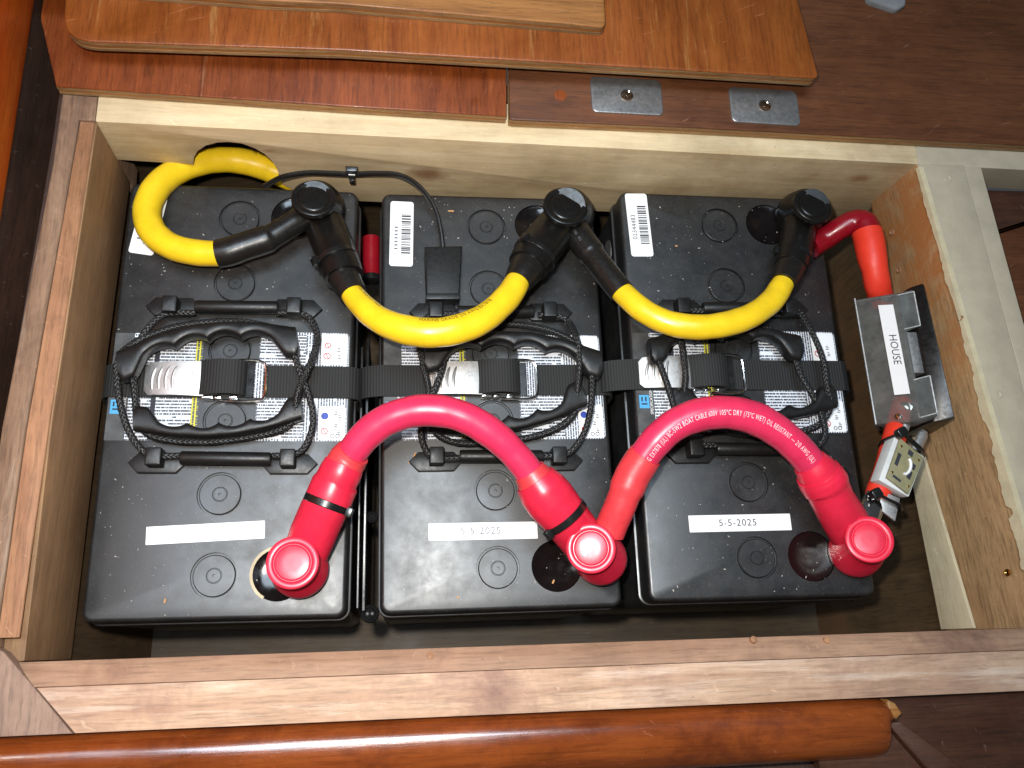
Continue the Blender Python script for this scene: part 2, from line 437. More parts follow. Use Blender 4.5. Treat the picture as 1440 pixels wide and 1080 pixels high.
M['boot_black'] = plain('boot_black', (0.0065, 0.006, 0.0055), 0.33, spec=0.4, var=0.2, vscale=120)
M['shrink_black'] = plain('shrink_black', (0.010, 0.009, 0.008), 0.34, spec=0.45, var=0.2, vscale=200)
M['rope'] = plain('rope_black', (0.011, 0.011, 0.011), 0.46, spec=0.5, var=0.5, vscale=500)
M['yellow'] = plain('yellow_jacket', (0.83, 0.56, 0.016), 0.32, spec=0.5, var=0.04, vscale=40, dirt=0.5, bump=0.05, bscale=160)
M['red_jacket'] = plain('red_jacket', (0.68, 0.030, 0.095), 0.33, spec=0.5, var=0.05, vscale=40, dirt=0.35, bump=0.05, bscale=160)
M['red_boot'] = plain('red_boot', (0.72, 0.020, 0.055), 0.33, spec=0.5, var=0.06, vscale=40, dirt=0.35, bump=0.10, bscale=90)
M['red_shrink'] = plain('red_shrink', (0.70, 0.045, 0.055), 0.42, spec=0.5, var=0.05, vscale=120, dirt=0.3, bump=0.15, bscale=120)
M['red_orange'] = plain('red_orange_shrink', (0.72, 0.040, 0.018), 0.45, spec=0.4, var=0.05, vscale=120)
M['red_dark'] = plain('red_dark_cable', (0.22, 0.004, 0.010), 0.28, spec=0.5, var=0.1, vscale=60)
M['tie'] = plain('cable_tie', (0.008, 0.008, 0.008), 0.28, spec=0.6)
M['steel'] = plain('brushed_steel', (0.60, 0.58, 0.56), 0.50, metal=1.0, var=0.06, vscale=200)
M['latch'] = plain('latch_steel', (0.42, 0.41, 0.40), 0.38, metal=0.85, var=0.10, vscale=120)
M['chrome'] = plain('bright_wire', (0.72, 0.70, 0.66), 0.16, metal=1.0, var=0.05)
M['brass'] = plain('brass', (0.60, 0.40, 0.12), 0.25, metal=1.0)
M['white'] = plain('label_white', (0.80, 0.80, 0.80), 0.38, var=0.02)
M['ink'] = plain('ink', (0.035, 0.035, 0.045), 0.6, spec=0.2)
M['ink_faint'] = plain('ink_faint', (0.14, 0.145, 0.165), 0.6, spec=0.2)
M['white_ink'] = plain('white_ink', (0.80, 0.62, 0.64), 0.5)
M['black_ink'] = plain('black_ink_on_yellow', (0.07, 0.045, 0.005), 0.5)
M['label_red'] = plain('label_red', (0.45, 0.03, 0.03), 0.5)
M['label_blue'] = plain('label_blue', (0.02, 0.05, 0.35), 0.5)
M['label_cyan'] = plain('label_cyan', (0.06, 0.33, 0.62), 0.5)
M['label_yellow'] = plain('label_yellow', (0.62, 0.56, 0.03), 0.5)
M['label_grey'] = plain('label_grey', (0.055, 0.055, 0.055), 0.45, var=0.5, vscale=90)
M['fuse_white'] = plain('fuse_ceramic', (0.62, 0.63, 0.62), 0.35)
M['fuse_face'] = plain('fuse_face', (0.24, 0.22, 0.12), 0.4, var=0.15, vscale=150)
M['dust'] = plain('dust', (0.42, 0.40, 0.36), 0.8, var=0.4, vscale=400)
M['chip'] = plain('wood_chip', (0.46, 0.24, 0.10), 0.8, var=0.3, vscale=300)
M['grey_cloth'] = plain('grey_cloth', (0.20, 0.20, 0.20), 0.9, var=0.2, bump=0.5)

def webbing():
    m, nt, b = mat_base('webbing'); L = nt.links
    tc = N(nt, 'ShaderNodeTexCoord'); sx = N(nt, 'ShaderNodeSeparateXYZ'); L.new(tc.outputs['Object'], sx.inputs[0])
    def saw(sock, per, off=0.0):
        a = N(nt, 'ShaderNodeMath', operation='MULTIPLY_ADD'); L.new(sock, a.inputs[0]); a.inputs[1].default_value = 2*math.pi/per; a.inputs[2].default_value = off
        s = N(nt, 'ShaderNodeMath', operation='SINE'); L.new(a.outputs[0], s.inputs[0]); return s.outputs[0]
    x = saw(sx.outputs[0], 0.0022); y = saw(sx.outputs[1], 0.0017)
    pr = N(nt, 'ShaderNodeMath', operation='MULTIPLY_ADD'); L.new(y, pr.inputs[0]); pr.inputs[1].default_value = 0.35; L.new(x, pr.inputs[2])
    r = ramp(nt, [(0.25, (0.005, 0.005, 0.005)), (0.75, (0.014, 0.014, 0.0135))])
    mr = N(nt, 'ShaderNodeMapRange'); mr.inputs[1].default_value = -1.3; mr.inputs[2].default_value = 1.3; L.new(pr.outputs[0], mr.inputs[0])
    L.new(mr.outputs[0], r.inputs[0]); L.new(r.outputs[0], b.inputs['Base Color'])
    b.inputs['Roughness'].default_value = 0.75
    bp = N(nt, 'ShaderNodeBump'); bp.inputs['Strength'].default_value = 0.45; bp.inputs['Distance'].default_value = 0.0005
    L.new(mr.outputs[0], bp.inputs['Height']); L.new(bp.outputs[0], b.inputs['Normal'])
    return m
M['web'] = webbing()
def fine_print(name, paper, per=0.0024, seed=0.0, vertical=False):
    """rows of tiny printed text, too small to read"""
    m, nt, b = mat_base(name); L = nt.links
    tc = N(nt, 'ShaderNodeTexCoord'); sx = N(nt, 'ShaderNodeSeparateXYZ'); L.new(tc.outputs['Object'], sx.inputs[0])
    row, runs = (sx.outputs[0], sx.outputs[1]) if vertical else (sx.outputs[1], sx.outputs[0])
    d = N(nt, 'ShaderNodeMath', operation='DIVIDE'); L.new(row, d.inputs[0]); d.inputs[1].default_value = per
    fl = N(nt, 'ShaderNodeMath', operation='FLOOR'); L.new(d.outputs[0], fl.inputs[0])
    fr = N(nt, 'ShaderNodeMath', operation='FRACT'); L.new(d.outputs[0], fr.inputs[0])
    inrow = N(nt, 'ShaderNodeMath', operation='LESS_THAN'); L.new(fr.outputs[0], inrow.inputs[0]); inrow.inputs[1].default_value = 0.60
    cb = N(nt, 'ShaderNodeCombineXYZ'); L.new(runs, cb.inputs[0])
    ml = N(nt, 'ShaderNodeMath', operation='MULTIPLY'); L.new(fl.outputs[0], ml.inputs[0]); ml.inputs[1].default_value = 0.37; L.new(ml.outputs[0], cb.inputs[1])
    cb.inputs[2].default_value = seed
    n = noise(nt, cb.outputs[0], 1100, 1, 0.5)
    gt = N(nt, 'ShaderNodeMath', operation='GREATER_THAN'); L.new(n.outputs[0], gt.inputs[0]); gt.inputs[1].default_value = 0.42
    n2 = noise(nt, cb.outputs[0], 55, 1, 0.5)
    g2 = N(nt, 'ShaderNodeMath', operation='GREATER_THAN'); L.new(n2.outputs[0], g2.inputs[0]); g2.inputs[1].default_value = 0.36
    k = N(nt, 'ShaderNodeMath', operation='MULTIPLY'); L.new(inrow.outputs[0], k.inputs[0]); L.new(gt.outputs[0], k.inputs[1])
    k2 = N(nt, 'ShaderNodeMath', operation='MULTIPLY'); L.new(k.outputs[0], k2.inputs[0]); L.new(g2.outputs[0], k2.inputs[1])
    L.new(mix(nt, k2.outputs[0], paper, (0.07, 0.075, 0.09)), b.inputs['Base Color'])
    b.inputs['Roughness'].default_value = 0.36
    return m
M['print'] = fine_print('printed_label', (0.70, 0.74, 0.80))
M['print_2'] = fine_print('printed_label_columns', (0.68, 0.72, 0.78), 0.0020, 3.3, True)
M['print_yellow'] = fine_print('printed_yellow', (0.60, 0.55, 0.03), 0.0024, 1.3, True)
def clear_plastic():
    m = bpy.data.materials.new('clear_cover'); m.use_nodes = True; nt = m.node_tree; L = nt.links
    for n in list(nt.nodes): nt.nodes.remove(n)
    out = N(nt, 'ShaderNodeOutputMaterial'); tr = N(nt, 'ShaderNodeBsdfTransparent'); tr.inputs[0].default_value = (0.80, 0.82, 0.80, 1)
    pb = N(nt, 'ShaderNodeBsdfPrincipled'); pb.inputs['Base Color'].default_value = (0.30, 0.295, 0.28, 1); pb.inputs['Roughness'].default_value = 0.2
    v = mapping(nt, (1, 1, 1)); n = noise(nt, v, 70, 6, 0.7)
    r = ramp(nt, [(0.35, (0.12,)*3), (0.75, (0.34,)*3)]); L.new(n.outputs[0], r.inputs[0])
    fr = N(nt, 'ShaderNodeFresnel'); fr.inputs[0].default_value = 1.35
    ad = N(nt, 'ShaderNodeMath', operation='ADD', use_clamp=True); L.new(r.outputs[0], ad.inputs[0]); L.new(fr.outputs[0], ad.inputs[1])
    mx = N(nt, 'ShaderNodeMixShader'); L.new(ad.outputs[0], mx.inputs[0]); L.new(tr.outputs[0], mx.inputs[1]); L.new(pb.outputs[0], mx.inputs[2])
    L.new(mx.outputs[0], out.inputs[0]); return m
M['clear'] = clear_plastic()

# ------------------------------------------------------------------ the setting: floor
bm = bmesh.new(); slab(bm, rrect(30, -10, 900, 620), -246, -240)
tag(finish('floor', bm, M['floor'], base=(0, 0, -246)), kind='structure')

# ------------------------------------------------------------------ wooden frame round the batteries
fr = thing('battery_box_frame', 'unpainted and partly painted wooden frame around the three black batteries', 'frame', (30, -10, -240))
# back rail: pine board with a rough hole sawn for the yellow cable
def ry(x): return 177 - 0.0096*(x + 288)
hole = [at_y(x, y, 174) for x, y in [(272, 236), (273, 226), (278, 217), (290, 209), (305, 205), (322, 204), (340, 206), (357, 212), (371, 220), (381, 229), (389, 240), (393, 252), (396, 262)]]
out = [(-288.5, 60.0), (-293, 9.0)] + [(p.x, p.z) for p in hole] + [(-150, -40), (352, -40), (340, 60.0)]
bm = bmesh.new()
o2 = out if area2(out) > 0 else out[::-1]
rings = []
for yo, ins in ((0.9, 0.0), (0.25, 0.35), (0, 1.1)):
    rings.append([bm.verts.new(V((x, ry(x) + yo, z))) for x, z in inset(o2, ins)])
rings.insert(0, [bm.verts.new(V((x, ry(x) + 34, z))) for x, z in o2])
for A, B in zip(rings, rings[1:]):
    for i in range(len(A)): bm.faces.new((A[i-1], A[i], B[i], B[i-1]))
bm.faces.new(rings[-1]); bm.faces.new(rings[0][::-1])
rail = finish('back_rail', bm, M['pine'], fr)
bm = bmesh.new()                                      # dark torn fibres along the sawn hole
for i in range(70):
    t = random.random()*(len(hole)-4) + 2; k = int(t); p = hole[k].lerp(hole[k+1], t-k)
    b = V((p.x, ry(p.x) + random.uniform(0, 5), p.z)); s = random.uniform(.25, .5); l = random.uniform(1.0, 3.4)*(1.3 if k > 5 else .6)
    hexa(bm, [b+V((-s, 0, .6)), b+V((s, 0, .6)), b+V((s, s, .6)), b+V((-s, s, .6))], [b+V((-.08, -.4, -l)), b+V((.08, -.4, -l)), b+V((.08, 0, -l)), b+V((-.08, 0, -l))])
tag(finish('torn_fibre', bm, M['side_dark'], rail), kind='stuff')
bm = bmesh.new(); slab(bm, [(340.5, 171), (340.5, 188), (520, 187), (520, 169)], 30, 60, 0.8)
finish('rail_extension', bm, M['paint'], fr)
# left side: three boards seen from the varnished upright inward
bm = bmesh.new(); slab(bm, [(-334, 250), (-313.5, 250), (-313.5, 160), (-322.4, -60), (-322.4, -176), (-334, -176)], -40, 57, 1.0); finish('side_plank', bm, M['side_dark'], fr)
bm = bmesh.new(); slab(bm, [(-313, 198), (-288.8, 197), (-288.8, 177.2), (-299.5, 177), (-299.5, 168), (-307.4, -50), (-308, -180), (-322, -178), (-321.6, -47), (-313, 142)], -40, 61.0, 1.4); finish('side_plank', bm, M['side_grey'], fr)
bm = bmesh.new()
tp = [(-298.9, 176.5), (-287.6, 176.5), (-292.6, -39), (-294.8, -188.6), (-307.6, -188.6), (-306.9, -50)]
bt = [(-298.9, 176.5), (-287.9, 176.5), (-290.6, -39), (-294.1, -188.6), (-307.6, -188.6), (-306.9, -50)]
zb = (-23, -23, -19, -27, -27, -19)
hexa(bm, [(x, y, z) for (x, y), z in zip(bt, zb)], [(x, y, 59.2 if y > -180 else 50) for x, y in tp], 1.3)
finish('inner_board', bm, M['side_inner'], fr)
bm = bmesh.new(); hexa(bm, [(-298.5, 176, 59.3), (-288.6, 176, 59.3), (-293.6, -39, 59.3), (-295.4, -175, 59.3), (-307, -175, 59.3), (-306.4, -50, 59.3)],
                       [(-298.5, 176, 60.9), (-289.6, 176, 60.3), (-294.2, -39, 60.3), (-296.0, -175, 60.3), (-307, -175, 61.2), (-306.4, -50, 61.2)], 0.4)
finish('worn_edge', bm, M['side_red'], fr)
# right side: raw inner cheek, painted top board in two strips, pale batten
def cheek_x(y): return 338.5 + (171 - y) * (372 - 338.5) / 361
bm = bmesh.new()
hexa(bm, [(335, 176, -4), (342.5, 20, -18), (350.5, -189, -26), (366, -189, -26), (362, 20, -18), (352, 176, -4)],
     [(338.5, 176, 59), (352.5, 20, 59), (372, -189, 59), (388, -189, 59), (370, 20, 59), (356, 176, 59)], 0.8)
cheek = finish('inner_cheek', bm, M['cheek'], fr)
rag = [(1290, 229), (1297, 262), (1312, 300), (1322, 345), (1333, 385), (1338, 425), (1352, 465), (1358, 505), (1370, 520), (1375, 560), (1383, 610), (1391, 640), (1400, 660)]
edge_in = [at(x + 2, y, 60.6) for x, y in rag]
inner = [(p.x, p.y) for p in edge_in] + [(366, -118), (370, -150), (373.5, -170), (374, -189)]
outer = [(384, -189), (390, -3), (380, 171.5)]
bm = bmesh.new(); slab(bm, [(cheek_x(171.5)+1.2, 171.5)] + [(cheek_x(y)+1.2, y) for y in (66, 0, -60, -120, -189)] + [(391, -189), (389.8, -3), (379.6, 171.5)], 58.2, 60.4, 0.7)
finish('top_board', bm, M['paint'], fr)
bm = bmesh.new(); slab(bm, [(380.3, 171.5), (390.5, -3), (392, -189), (417, -189), (405, 0), (395.5, 171.5)], 20, 59.6, 0.8)
finish('top_board', bm, M['paint'], fr)
# ragged runs of old paint over the arris of the cheek
bm = bmesh.new()
def cheek_pt(y, z, off):
    xt = 338.5 + (176-y)*(372-338.5)/365; xb = 335 + (176-y)*(350.5-335)/365
    return V((xb + (xt-xb)*(z+15)/74 - off, y, z))
drips = []
y = 168.0
while y > -188:
    d = 1.8 + 1.0*math.sin(y*.11) + random.uniform(-.8, .8)
    if -40 < y < -5: d += 3.0
    if -105 < y < -60: d += 3.5
    if -150 < y < -112: d += 5
    if y < -150: d = 1.5 + random.uniform(0, 2)
    drips.append((y, max(1.2, d))); y -= 3.2
for (ya, da), (yb, db) in zip(drips, drips[1:]):
    a0, b0 = cheek_pt(ya, 60.9, 0.2), cheek_pt(yb, 60.9, 0.2)
    a1, b1 = cheek_pt(ya, 59-da, 0.75), cheek_pt(yb, 59-db, 0.75)
    a2, b2 = cheek_pt(ya, 60.9, -4), cheek_pt(yb, 60.9, -4)
    a3, b3 = cheek_pt(ya, 59-da-.2, 0.0), cheek_pt(yb, 59-db-.2, 0.0)
    q = [bm.verts.new(p) for p in (a2, a0, a1, a3, b2, b0, b1, b3)]
    for i in range(3): bm.faces.new((q[i], q[i+1], q[i+5], q[i+4]))
bmesh.ops.remove_doubles(bm, verts=bm.verts, dist=0.01)
finish('old_paint', bm, M['paint_edge'], cheek)
bm = bmesh.new()
def onface(p, off): return cheek_pt(p[1], p[2], off)
A = [(0, -20, -19), (0, -75, -24), (0, -188, -25), (0, -188, 3), (0, -49, -8)]
hexa(bm, [onface(p, -1) for p in A], [onface(p, 1.6) for p in A], 0.4)
finish('batten', bm, M['batten'], cheek)
for px, py in [(1262, 327), (1269, 380), (1338, 447), (1382, 806)]:   # plugged screw holes in the cheek
    p = at_x(px, py, 344); q = cheek_pt(p.y, p.z, 0); bm = bmesh.new()
    lathe(bm, [(2.6, -1), (2.6, .2), (1.9, .6), (1.0, -.2)], q, V((-1, 0, .15)), 14)
    finish('screw', bm, M['brass'] if px > 1350 else M['side_red'], cheek)
for px, py in [(1333, 251), (1404, 555)]:
    p = at(px, py, 60.4); bm = bmesh.new(); lathe(bm, [(3.6, -.5), (3.4, .5), (2.2, .75), (1.1, .2)], p, seg=16); finish('filled_screw_hole', bm, M['paint'], fr)
# front: sloped inner batten and flat rail, mitred to a corner block
def extrude_x(prof, x0, x1, name, mat, skew0=0.0, skew1=0.0, bev=0.8):
    bm = bmesh.new()
    hexa(bm, [(x0 + skew0*(y - prof[0][0]), y, z) for y, z in prof], [(x1 + skew1*(y - prof[0][0]), y, z) for y, z in prof], bev)
    return finish(name, bm, mat, fr)
extrude_x([(-189, -25), (-189, 52), (-196, 57.0), (-203.45, 59.4), (-203.45, -25)], -302, 372, 'front_batten', M['front_inner'], bev=1.0)
extrude_x([(-203.55, -25), (-203.55, 60.2), (-229.6, 59.6), (-229.6, -25)], -283, 380, 'front_rail', M['front'], skew0=-0.93, bev=1.0)
bm = bmesh.new(); slab(bm, [(-350, -150), (-324, -176.5), (-308.5, -180), (-303, -183), (-283.8, -203.4), (-259.8, -229.6), (-350, -229.6)], 0, 60.4, 0.8); finish('corner_block', bm, M['corner'], fr)
for px, py, n in [(605, 922, 0), (1163, 900, 0), (1060, 899, 0), (265, 960, 1), (165, 948, 1)]:
    p = at(px, py, 56.2 if not n else 57); bm = bmesh.new(); lathe(bm, [(2.4, -2), (2.2, .25), (0.8, .5)], p, V((0, .35, 1)), 12); finish('wood_plug', bm, M['side_red'] if not n else M['side_dark'], fr)
# lower walls of the box
bm = bmesh.new(); hexa(bm, [(-312, -192, -240), (-297, -192, -240), (-297, 200, -240), (-312, 200, -240)], [(-312, -192, -27.5), (-297, -192, -27.5), (-296, 200, -24.0), (-312, 200, -24.0)]); finish('lower_panel', bm, M['lower'], fr)
bm = bmesh.new(); hexa(bm, [(352, -190, -240), (368, -190, -240), (360, 205, -240), (345, 205, -240)], [(352.5, -190, -26.6), (368, -190, -26.6), (360, 205, -4.6), (338, 205, -4.6)]); finish('lower_panel', bm, M['lower'], fr)
bm = bmesh.new(); hexa(bm, [(-296, -206, -240), (351, -206, -240), (351, -190, -240), (-296, -190, -240)], [(-296, -206, -25.4), (351, -206, -25.4), (351, -190, -25.4), (-296, -190, -25.4)]); finish('lower_panel', bm, M['lower'], fr)
bm = bmesh.new(); hexa(bm, [(-330, 212, -240), (344, 212, -240), (344, 226, -240), (-330, 226, -240)], [(-330, 212, 58), (338, 212, 58), (338, 226, 58), (-330, 226, 58)]); finish('lower_panel', bm, M['floor'], fr)

# ------------------------------------------------------------------ plywood seat behind, latch plates, loose boards
def ply(name, label, cat, outline, z0, z1, mat, rads=0, group=None, edge=M['ply_edge'], wear=1.2):
    o = [(p[0], p[1]) for p in outline]
    if rads: o = round_poly(o, rads, 8)
    cx = sum(p[0] for p in o)/len(o); cy = sum(p[1] for p in o)/len(o)
    t = thing(name, label, cat, (cx, cy, z0), 0, group)
    bm = bmesh.new(); slab(bm, o, z1-1.2, z1, wear*.9, 3); finish('veneer', bm, mat, t)
    h = (z1-1.25-z0)/3                                # the three plies one sees along the edge
    for k in range(3):
        bm = bmesh.new(); slab(bm, inset(o if area2(o) > 0 else o[::-1], 0.25*(k % 2)), z0 + k*h + (.06 if k else 0), z0 + (k+1)*h)
        finish('ply_layer', bm, edge if k != 1 else M['board_worn'], t)
    return t
seat_l = ply('seat_panel', 'reddish plywood seat panel behind the batteries, left of the butt joint, no plates', 'panel',
             [(-314, 197.5), (-117, 192.6), (5.2, 190.5), (8.5, 300), (8.5, 620), (-345, 620), (-345, 300)], 61, 70, M['mahogany'])
seat_r = ply('seat_panel', 'dark brown plywood seat panel carrying the two steel latch plates', 'panel',
             [(7.2, 188.5), (10, 187.8), (142, 188.5), (429, 186.5), (640, 186), (640, 620), (9.7, 620), (9.7, 300)], 61, 70, M['mahogany_dark'])
for cx, cy, rot, sx, sy in [(99, 213, -0.004, 138-82, 0), (210, 210, -0.014, 56, 0)]:
    bm = bmesh.new(); slab(bm, rrect(cx, cy, 56.5, 32, 4.5, 6, rot), 70.05, 71.6, 0.8, 3)
    lp = finish('latch_plate', bm, M['latch'], seat_r)
    bm = bmesh.new(); lathe(bm, [(5.2, 0), (5.0, .5), (4.2, .55), (3.7, .15)], V((cx, cy, 71.55)), seg=24)
    for a in (0, 1):
        slab(bm, rrect(cx, cy, 4.4, 0.9, 0, rot=.5 + a*math.pi/2), 71.75, 71.95 + .03*a)
    finish('screw', bm, M['chrome'], lp)
p = at(788, 134, 70); bm = bmesh.new(); lathe(bm, [(5, -.3), (4.9, .12), (4.2, .2)], p, seg=20); finish('wood_plug', bm, M['mahogany'], seat_r)
p = at(1161, 155, 70); bm = bmesh.new(); lathe(bm, [(4, -.3), (3.9, .12), (3.4, .2)], p, seg=20); finish('wood_plug', bm, M['mahogany_dark'], seat_r)
p = at(669, 145, 70); bm = bmesh.new(); lathe(bm, [(4.4, -.3), (4.3, .12), (3.7, .2)], p, seg=20); finish('wood_plug', bm, M['mahogany'], seat_l)
ZB = 97.0
def b1(x, y, z=ZB): p = at(x, y, z); return (p.x, p.y)
o1 = [b1(88, 57), b1(480, 70), b1(960, 98), b1(1152, 110), b1(1122, 0)]
lb = ply('loose_board', 'large varnished orange plywood board with rounded corners lying on the seat panels', 'board',
         o1 + [(o1[4][0] - 14, 400), (o1[0][0] - 12, 400)], ZB - 9.5, ZB, M['board'], [22, 0, 0, 5, 0, 20, 20])
bm = bmesh.new(); slab(bm, rrect(-60, 330, 420, 30), 70.2, ZB - 9.7); finish('cleat', bm, M['ply_edge'], lb)
o2 = [b1(367, 0, ZB + 10), b1(480, 5, ZB + 10), b1(852, 38, ZB + 10), b1(850, 0, ZB + 10)]
ply('loose_board', 'smaller worn plywood board lying skewed on top of the larger board', 'board',
    [(-330, o2[0][1] + 3), o2[0], o2[1], o2[2], o2[3], (84, 400), (-330, 410)], ZB + .3, ZB + 10, M['board_worn'], [0, 0, 0, 5, 0, 10, 10])

# ------------------------------------------------------------------ varnished uprights and rails at the edges
bk = thing('varnished_bulkhead', 'glossy red varnished upright board along the left edge', 'board', (-340, 40, 50))
bm = bmesh.new(); hexa(bm, [(-352, -420, 40), (-336.5, -420, 40), (-336.5, 640, 40), (-352, 640, 40)], [(-352, -420, 430), (-336.5, -420, 430), (-336.5, 640, 430), (-352, 640, 430)], 1.0); finish('face_board', bm, M['varnish_up'], bk)
bm = bmesh.new()
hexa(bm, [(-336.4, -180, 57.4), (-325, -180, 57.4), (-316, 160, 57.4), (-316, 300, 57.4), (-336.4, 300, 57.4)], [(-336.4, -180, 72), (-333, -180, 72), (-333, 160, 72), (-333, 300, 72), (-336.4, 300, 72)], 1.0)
finish('shade_strip', bm, M['bulkhead_shade'], bk)  # strip added to paint the dark shade beside the bulkhead
prof = [(-229.9, 20), (-230, 52), (-232, 58), (-236, 61.6), (-241, 63.0), (-247, 62.8), (-254, 61), (-260, 57.4), (-265, 51.5), (-268, 44), (-269, 20)]
vr = thing('varnished_rail', 'glossy rounded varnished rail along the bottom edge, in front of the batteries', 'rail', (-60, -250, 20))
bm = bmesh.new()
rings = []
for k, x in enumerate([-420, -300, -150, 0, 150, 232, 240, 244.5, 246]):
    sc = (1, 1, 1, 1, 1, 1, .985, .95, .88)[k]
    rings.append([bm.verts.new(V((x + (3 if (k == 8 and y > -245) else 0), -249 + (y+249)*sc, 20 + (z-20)*sc + 0.5*math.sin(x*.02)*.5))) for y, z in prof])
for a, b in zip(rings, rings[1:]):
    for i in range(1, len(prof)): bm.faces.new((a[i-1], a[i], b[i], b[i-1]))
bm.faces.new(rings[-1]); bm.faces.new(rings[0][::-1])
finish('rail_body', bm, M['varnish'], vr)
bm = bmesh.new()
slab(bm, [(246.4, -231), (251.5, -233.5), (255.5, -240), (251, -243.5), (246.4, -242)], 48, 57.5, 1.2); finish('end_chip', bm, M['board_worn'], vr)
mt = thing('mitred_trim', 'short dark red trim strip running off the right end of the bottom rail', 'trim', (270, -260, 30))
bm = bmesh.new(); hexa(bm, [(247, -243.5, 30), (258, -243.8, 30), (300, -276, 30), (310, -310, 30), (281, -290, 30)], [(247.5, -246, 50), (256, -245.5, 53), (298, -278, 53), (307, -310, 53), (281, -288, 50)], 2.0); finish('strip', bm, M['panel'], mt)
bm = bmesh.new(); slab(bm, [(200, -230.2), (560, -226), (560, -420), (200, -420)], 36, 44)
tag(finish('lower_panel', bm, M['panel'], base=(380, -320, 36)), 'dark brown wooden panel in the bottom right corner beyond the rail', 'panel')
bm = bmesh.new(); slab(bm, [(-420, -269.5), (240, -269.5), (199, -420), (-420, -420)], 10, 20)
tag(finish('front_panel', bm, M['side_dark'], base=(-100, -340, 10)), 'dark panel under the bottom rail at the lower edge', 'panel')
rb = thing('side_board', 'dark brown boards beyond the painted right side of the frame', 'board', (450, 60, -6))
bm = bmesh.new(); slab(bm, [(396, 170), (396, 122), (560, 176), (560, 172)], -6, 26, 0.8); finish('plank', bm, M['panel'], rb)
bm = bmesh.new(); slab(bm, [(396, 120.5), (392, -200), (560, -200), (560, 174.5)], -6, 20, 0.8); finish('plank', bm, M['mahogany_dark'], rb)
p = at(1244, 3, 72); bm = bmesh.new(); slab(bm, round_poly([(p.x-17, p.y-2), (p.x+8, p.y-10), (p.x+17, p.y-4), (p.x+20, p.y+30), (p.x-14, p.y+32)], 6), 70.2, 76, 2.5)
tag(finish('cloth', bm, M['grey_cloth'], base=(p.x, p.y, 70)), 'pale grey cloth corner at the top edge, right of the loose boards', 'cloth')

# ------------------------------------------------------------------ batteries
BAT = [(-194.9, -1.1, -0.0066, -1.5), (0.0, 0.0, 0.0073, -4.4), (192.6, 2.4, -0.0007, 6.0)]
W, LEN, HT = 173.8, 330.0, 235.0
CAPS = [(-3, y) for y in (-135.5, -79.2, -25.5, 28, 82.3, 136.6)]
WELLS = [(40, -135), (39, 139)]
CACHE = {}
def shared(key, name, build, mat, parent, z):
    """one mesh per kind, one object per battery; built in the battery's own coordinates"""
    if key not in CACHE:
        bm = bmesh.new(); build(bm)
        o = finish(name, bm, mat, parent, local=True); CACHE[key] = o.data
    else: o = place(name, CACHE[key], parent)
    return o
def ringfill(bm, outer, circles, z):
    ed = []
    def loop(pts):
        vs = [bm.verts.new(V((x, y, z))) for x, y in pts]
        for i in range(len(vs)): ed.append(bm.edges.new((vs[i-1], vs[i])))
        return vs
    o = loop(outer); cs = [loop(c) for c in circles]
    bmesh.ops.triangle_fill(bm, use_beauty=True, use_dissolve=False, edges=ed)
    return o, cs
def circ(x, y, r, n=36): return [(x + r*math.cos(2*math.pi*k/n), y + r*math.sin(2*math.pi*k/n)) for k in range(n)]
def build_lid(bm):
    zt = HT; o = rrect(0, 0, W, LEN, 7, 5)
    b = 3.0; lev = [(zt-21, -0.5)] + [(zt - b + b*math.sin(math.pi/2*k/3), b*(1-math.cos(math.pi/2*k/3))) for k in range(4)]
    rings = [[bm.verts.new(V((x, y, z))) for x, y in inset(o, d)] for z, d in lev[:-1]]
    top, cs = ringfill(bm, inset(o, lev[-1][1]), [circ(x, y, 15.9) for x, y in CAPS] + [circ(x, y, 18.6) for x, y in WELLS], zt)
    rings.append(top)
    for A, B in zip(rings, rings[1:]):
        for i in range(len(A)): bm.faces.new((A[i-1], A[i], B[i], B[i-1]))
    for c, dep in zip(cs, [3.0]*6 + [8.0]*2):
        lo = [bm.verts.new(v.co + V((0, 0, -dep))) for v in c]
        for i in range(len(c)): bm.faces.new((c[i-1], c[i], lo[i], lo[i-1]))
        bm.faces.new(lo)
def build_case(bm):
    o = rrect(0, 0, W + 1.5, LEN + 1.5, 8, 5)
    slab(bm, o, 0, HT-24, 0.5, 2, lower=3)
    slab(bm, rrect(0, 0, W + 4.2, LEN + 3.4, 8.5, 5), HT-27, HT-21.2, 0.9, 2)
def build_cap(x, y):
    def f(bm):
        lathe(bm, [(14.3, HT-2.8), (14.3, HT-.6), (13.7, HT-.05), (5.4, HT-.05), (5.0, HT-.5), (4.6, HT-.5), (4.3, HT+.05), (1.1, HT+.05), (0.9, HT-1.2)], V((x, y, 0)), seg=36)
    return f
def build_well(x, y):
    def f(bm):
        lathe(bm, [(18.4, HT-7.5), (18.4, HT-1.6), (18.0, HT-1.1), (17.4, HT-1.5), (9, HT-2.4), (1, HT-2.9)], V((x, y, 0)), seg=40)
    return f
def rect3(bm, x0, x1, y0, y1, z, r=0.0, th=0.12, rot=0.0):
    slab(bm, rrect((x0+x1)/2, (y0+y1)/2, x1-x0, y1-y0, r, 4, rot), z - th, z)
HOLDERS = [(-45.5, 59.5, 1), (43, 60.5, 1), (-46.5, -56, -1), (44, -56.8, -1)]
def build_holder(x, y, s):
    def f(bm):
        z = HT
        hx = [(-20, 1), (-13, 8.5), (13, 8.5), (20, 1), (13, -6), (-13, -6)]
        slab(bm, [(x + a, y + s*b) for a, b in hx], z - .2, z + 4.2, 1.0, 2)
        # arch that holds the rope
        o = [(-5.4, 0), (-5.4, 13), (-4, 15), (4, 15), (5.4, 13), (5.4, 0)]
        slab(bm, rrect(x, y - s*1.0, 10.6, 12.5, 1.0, 2), z + 4.0, z + 16.5, 1.2, 2)
    return f
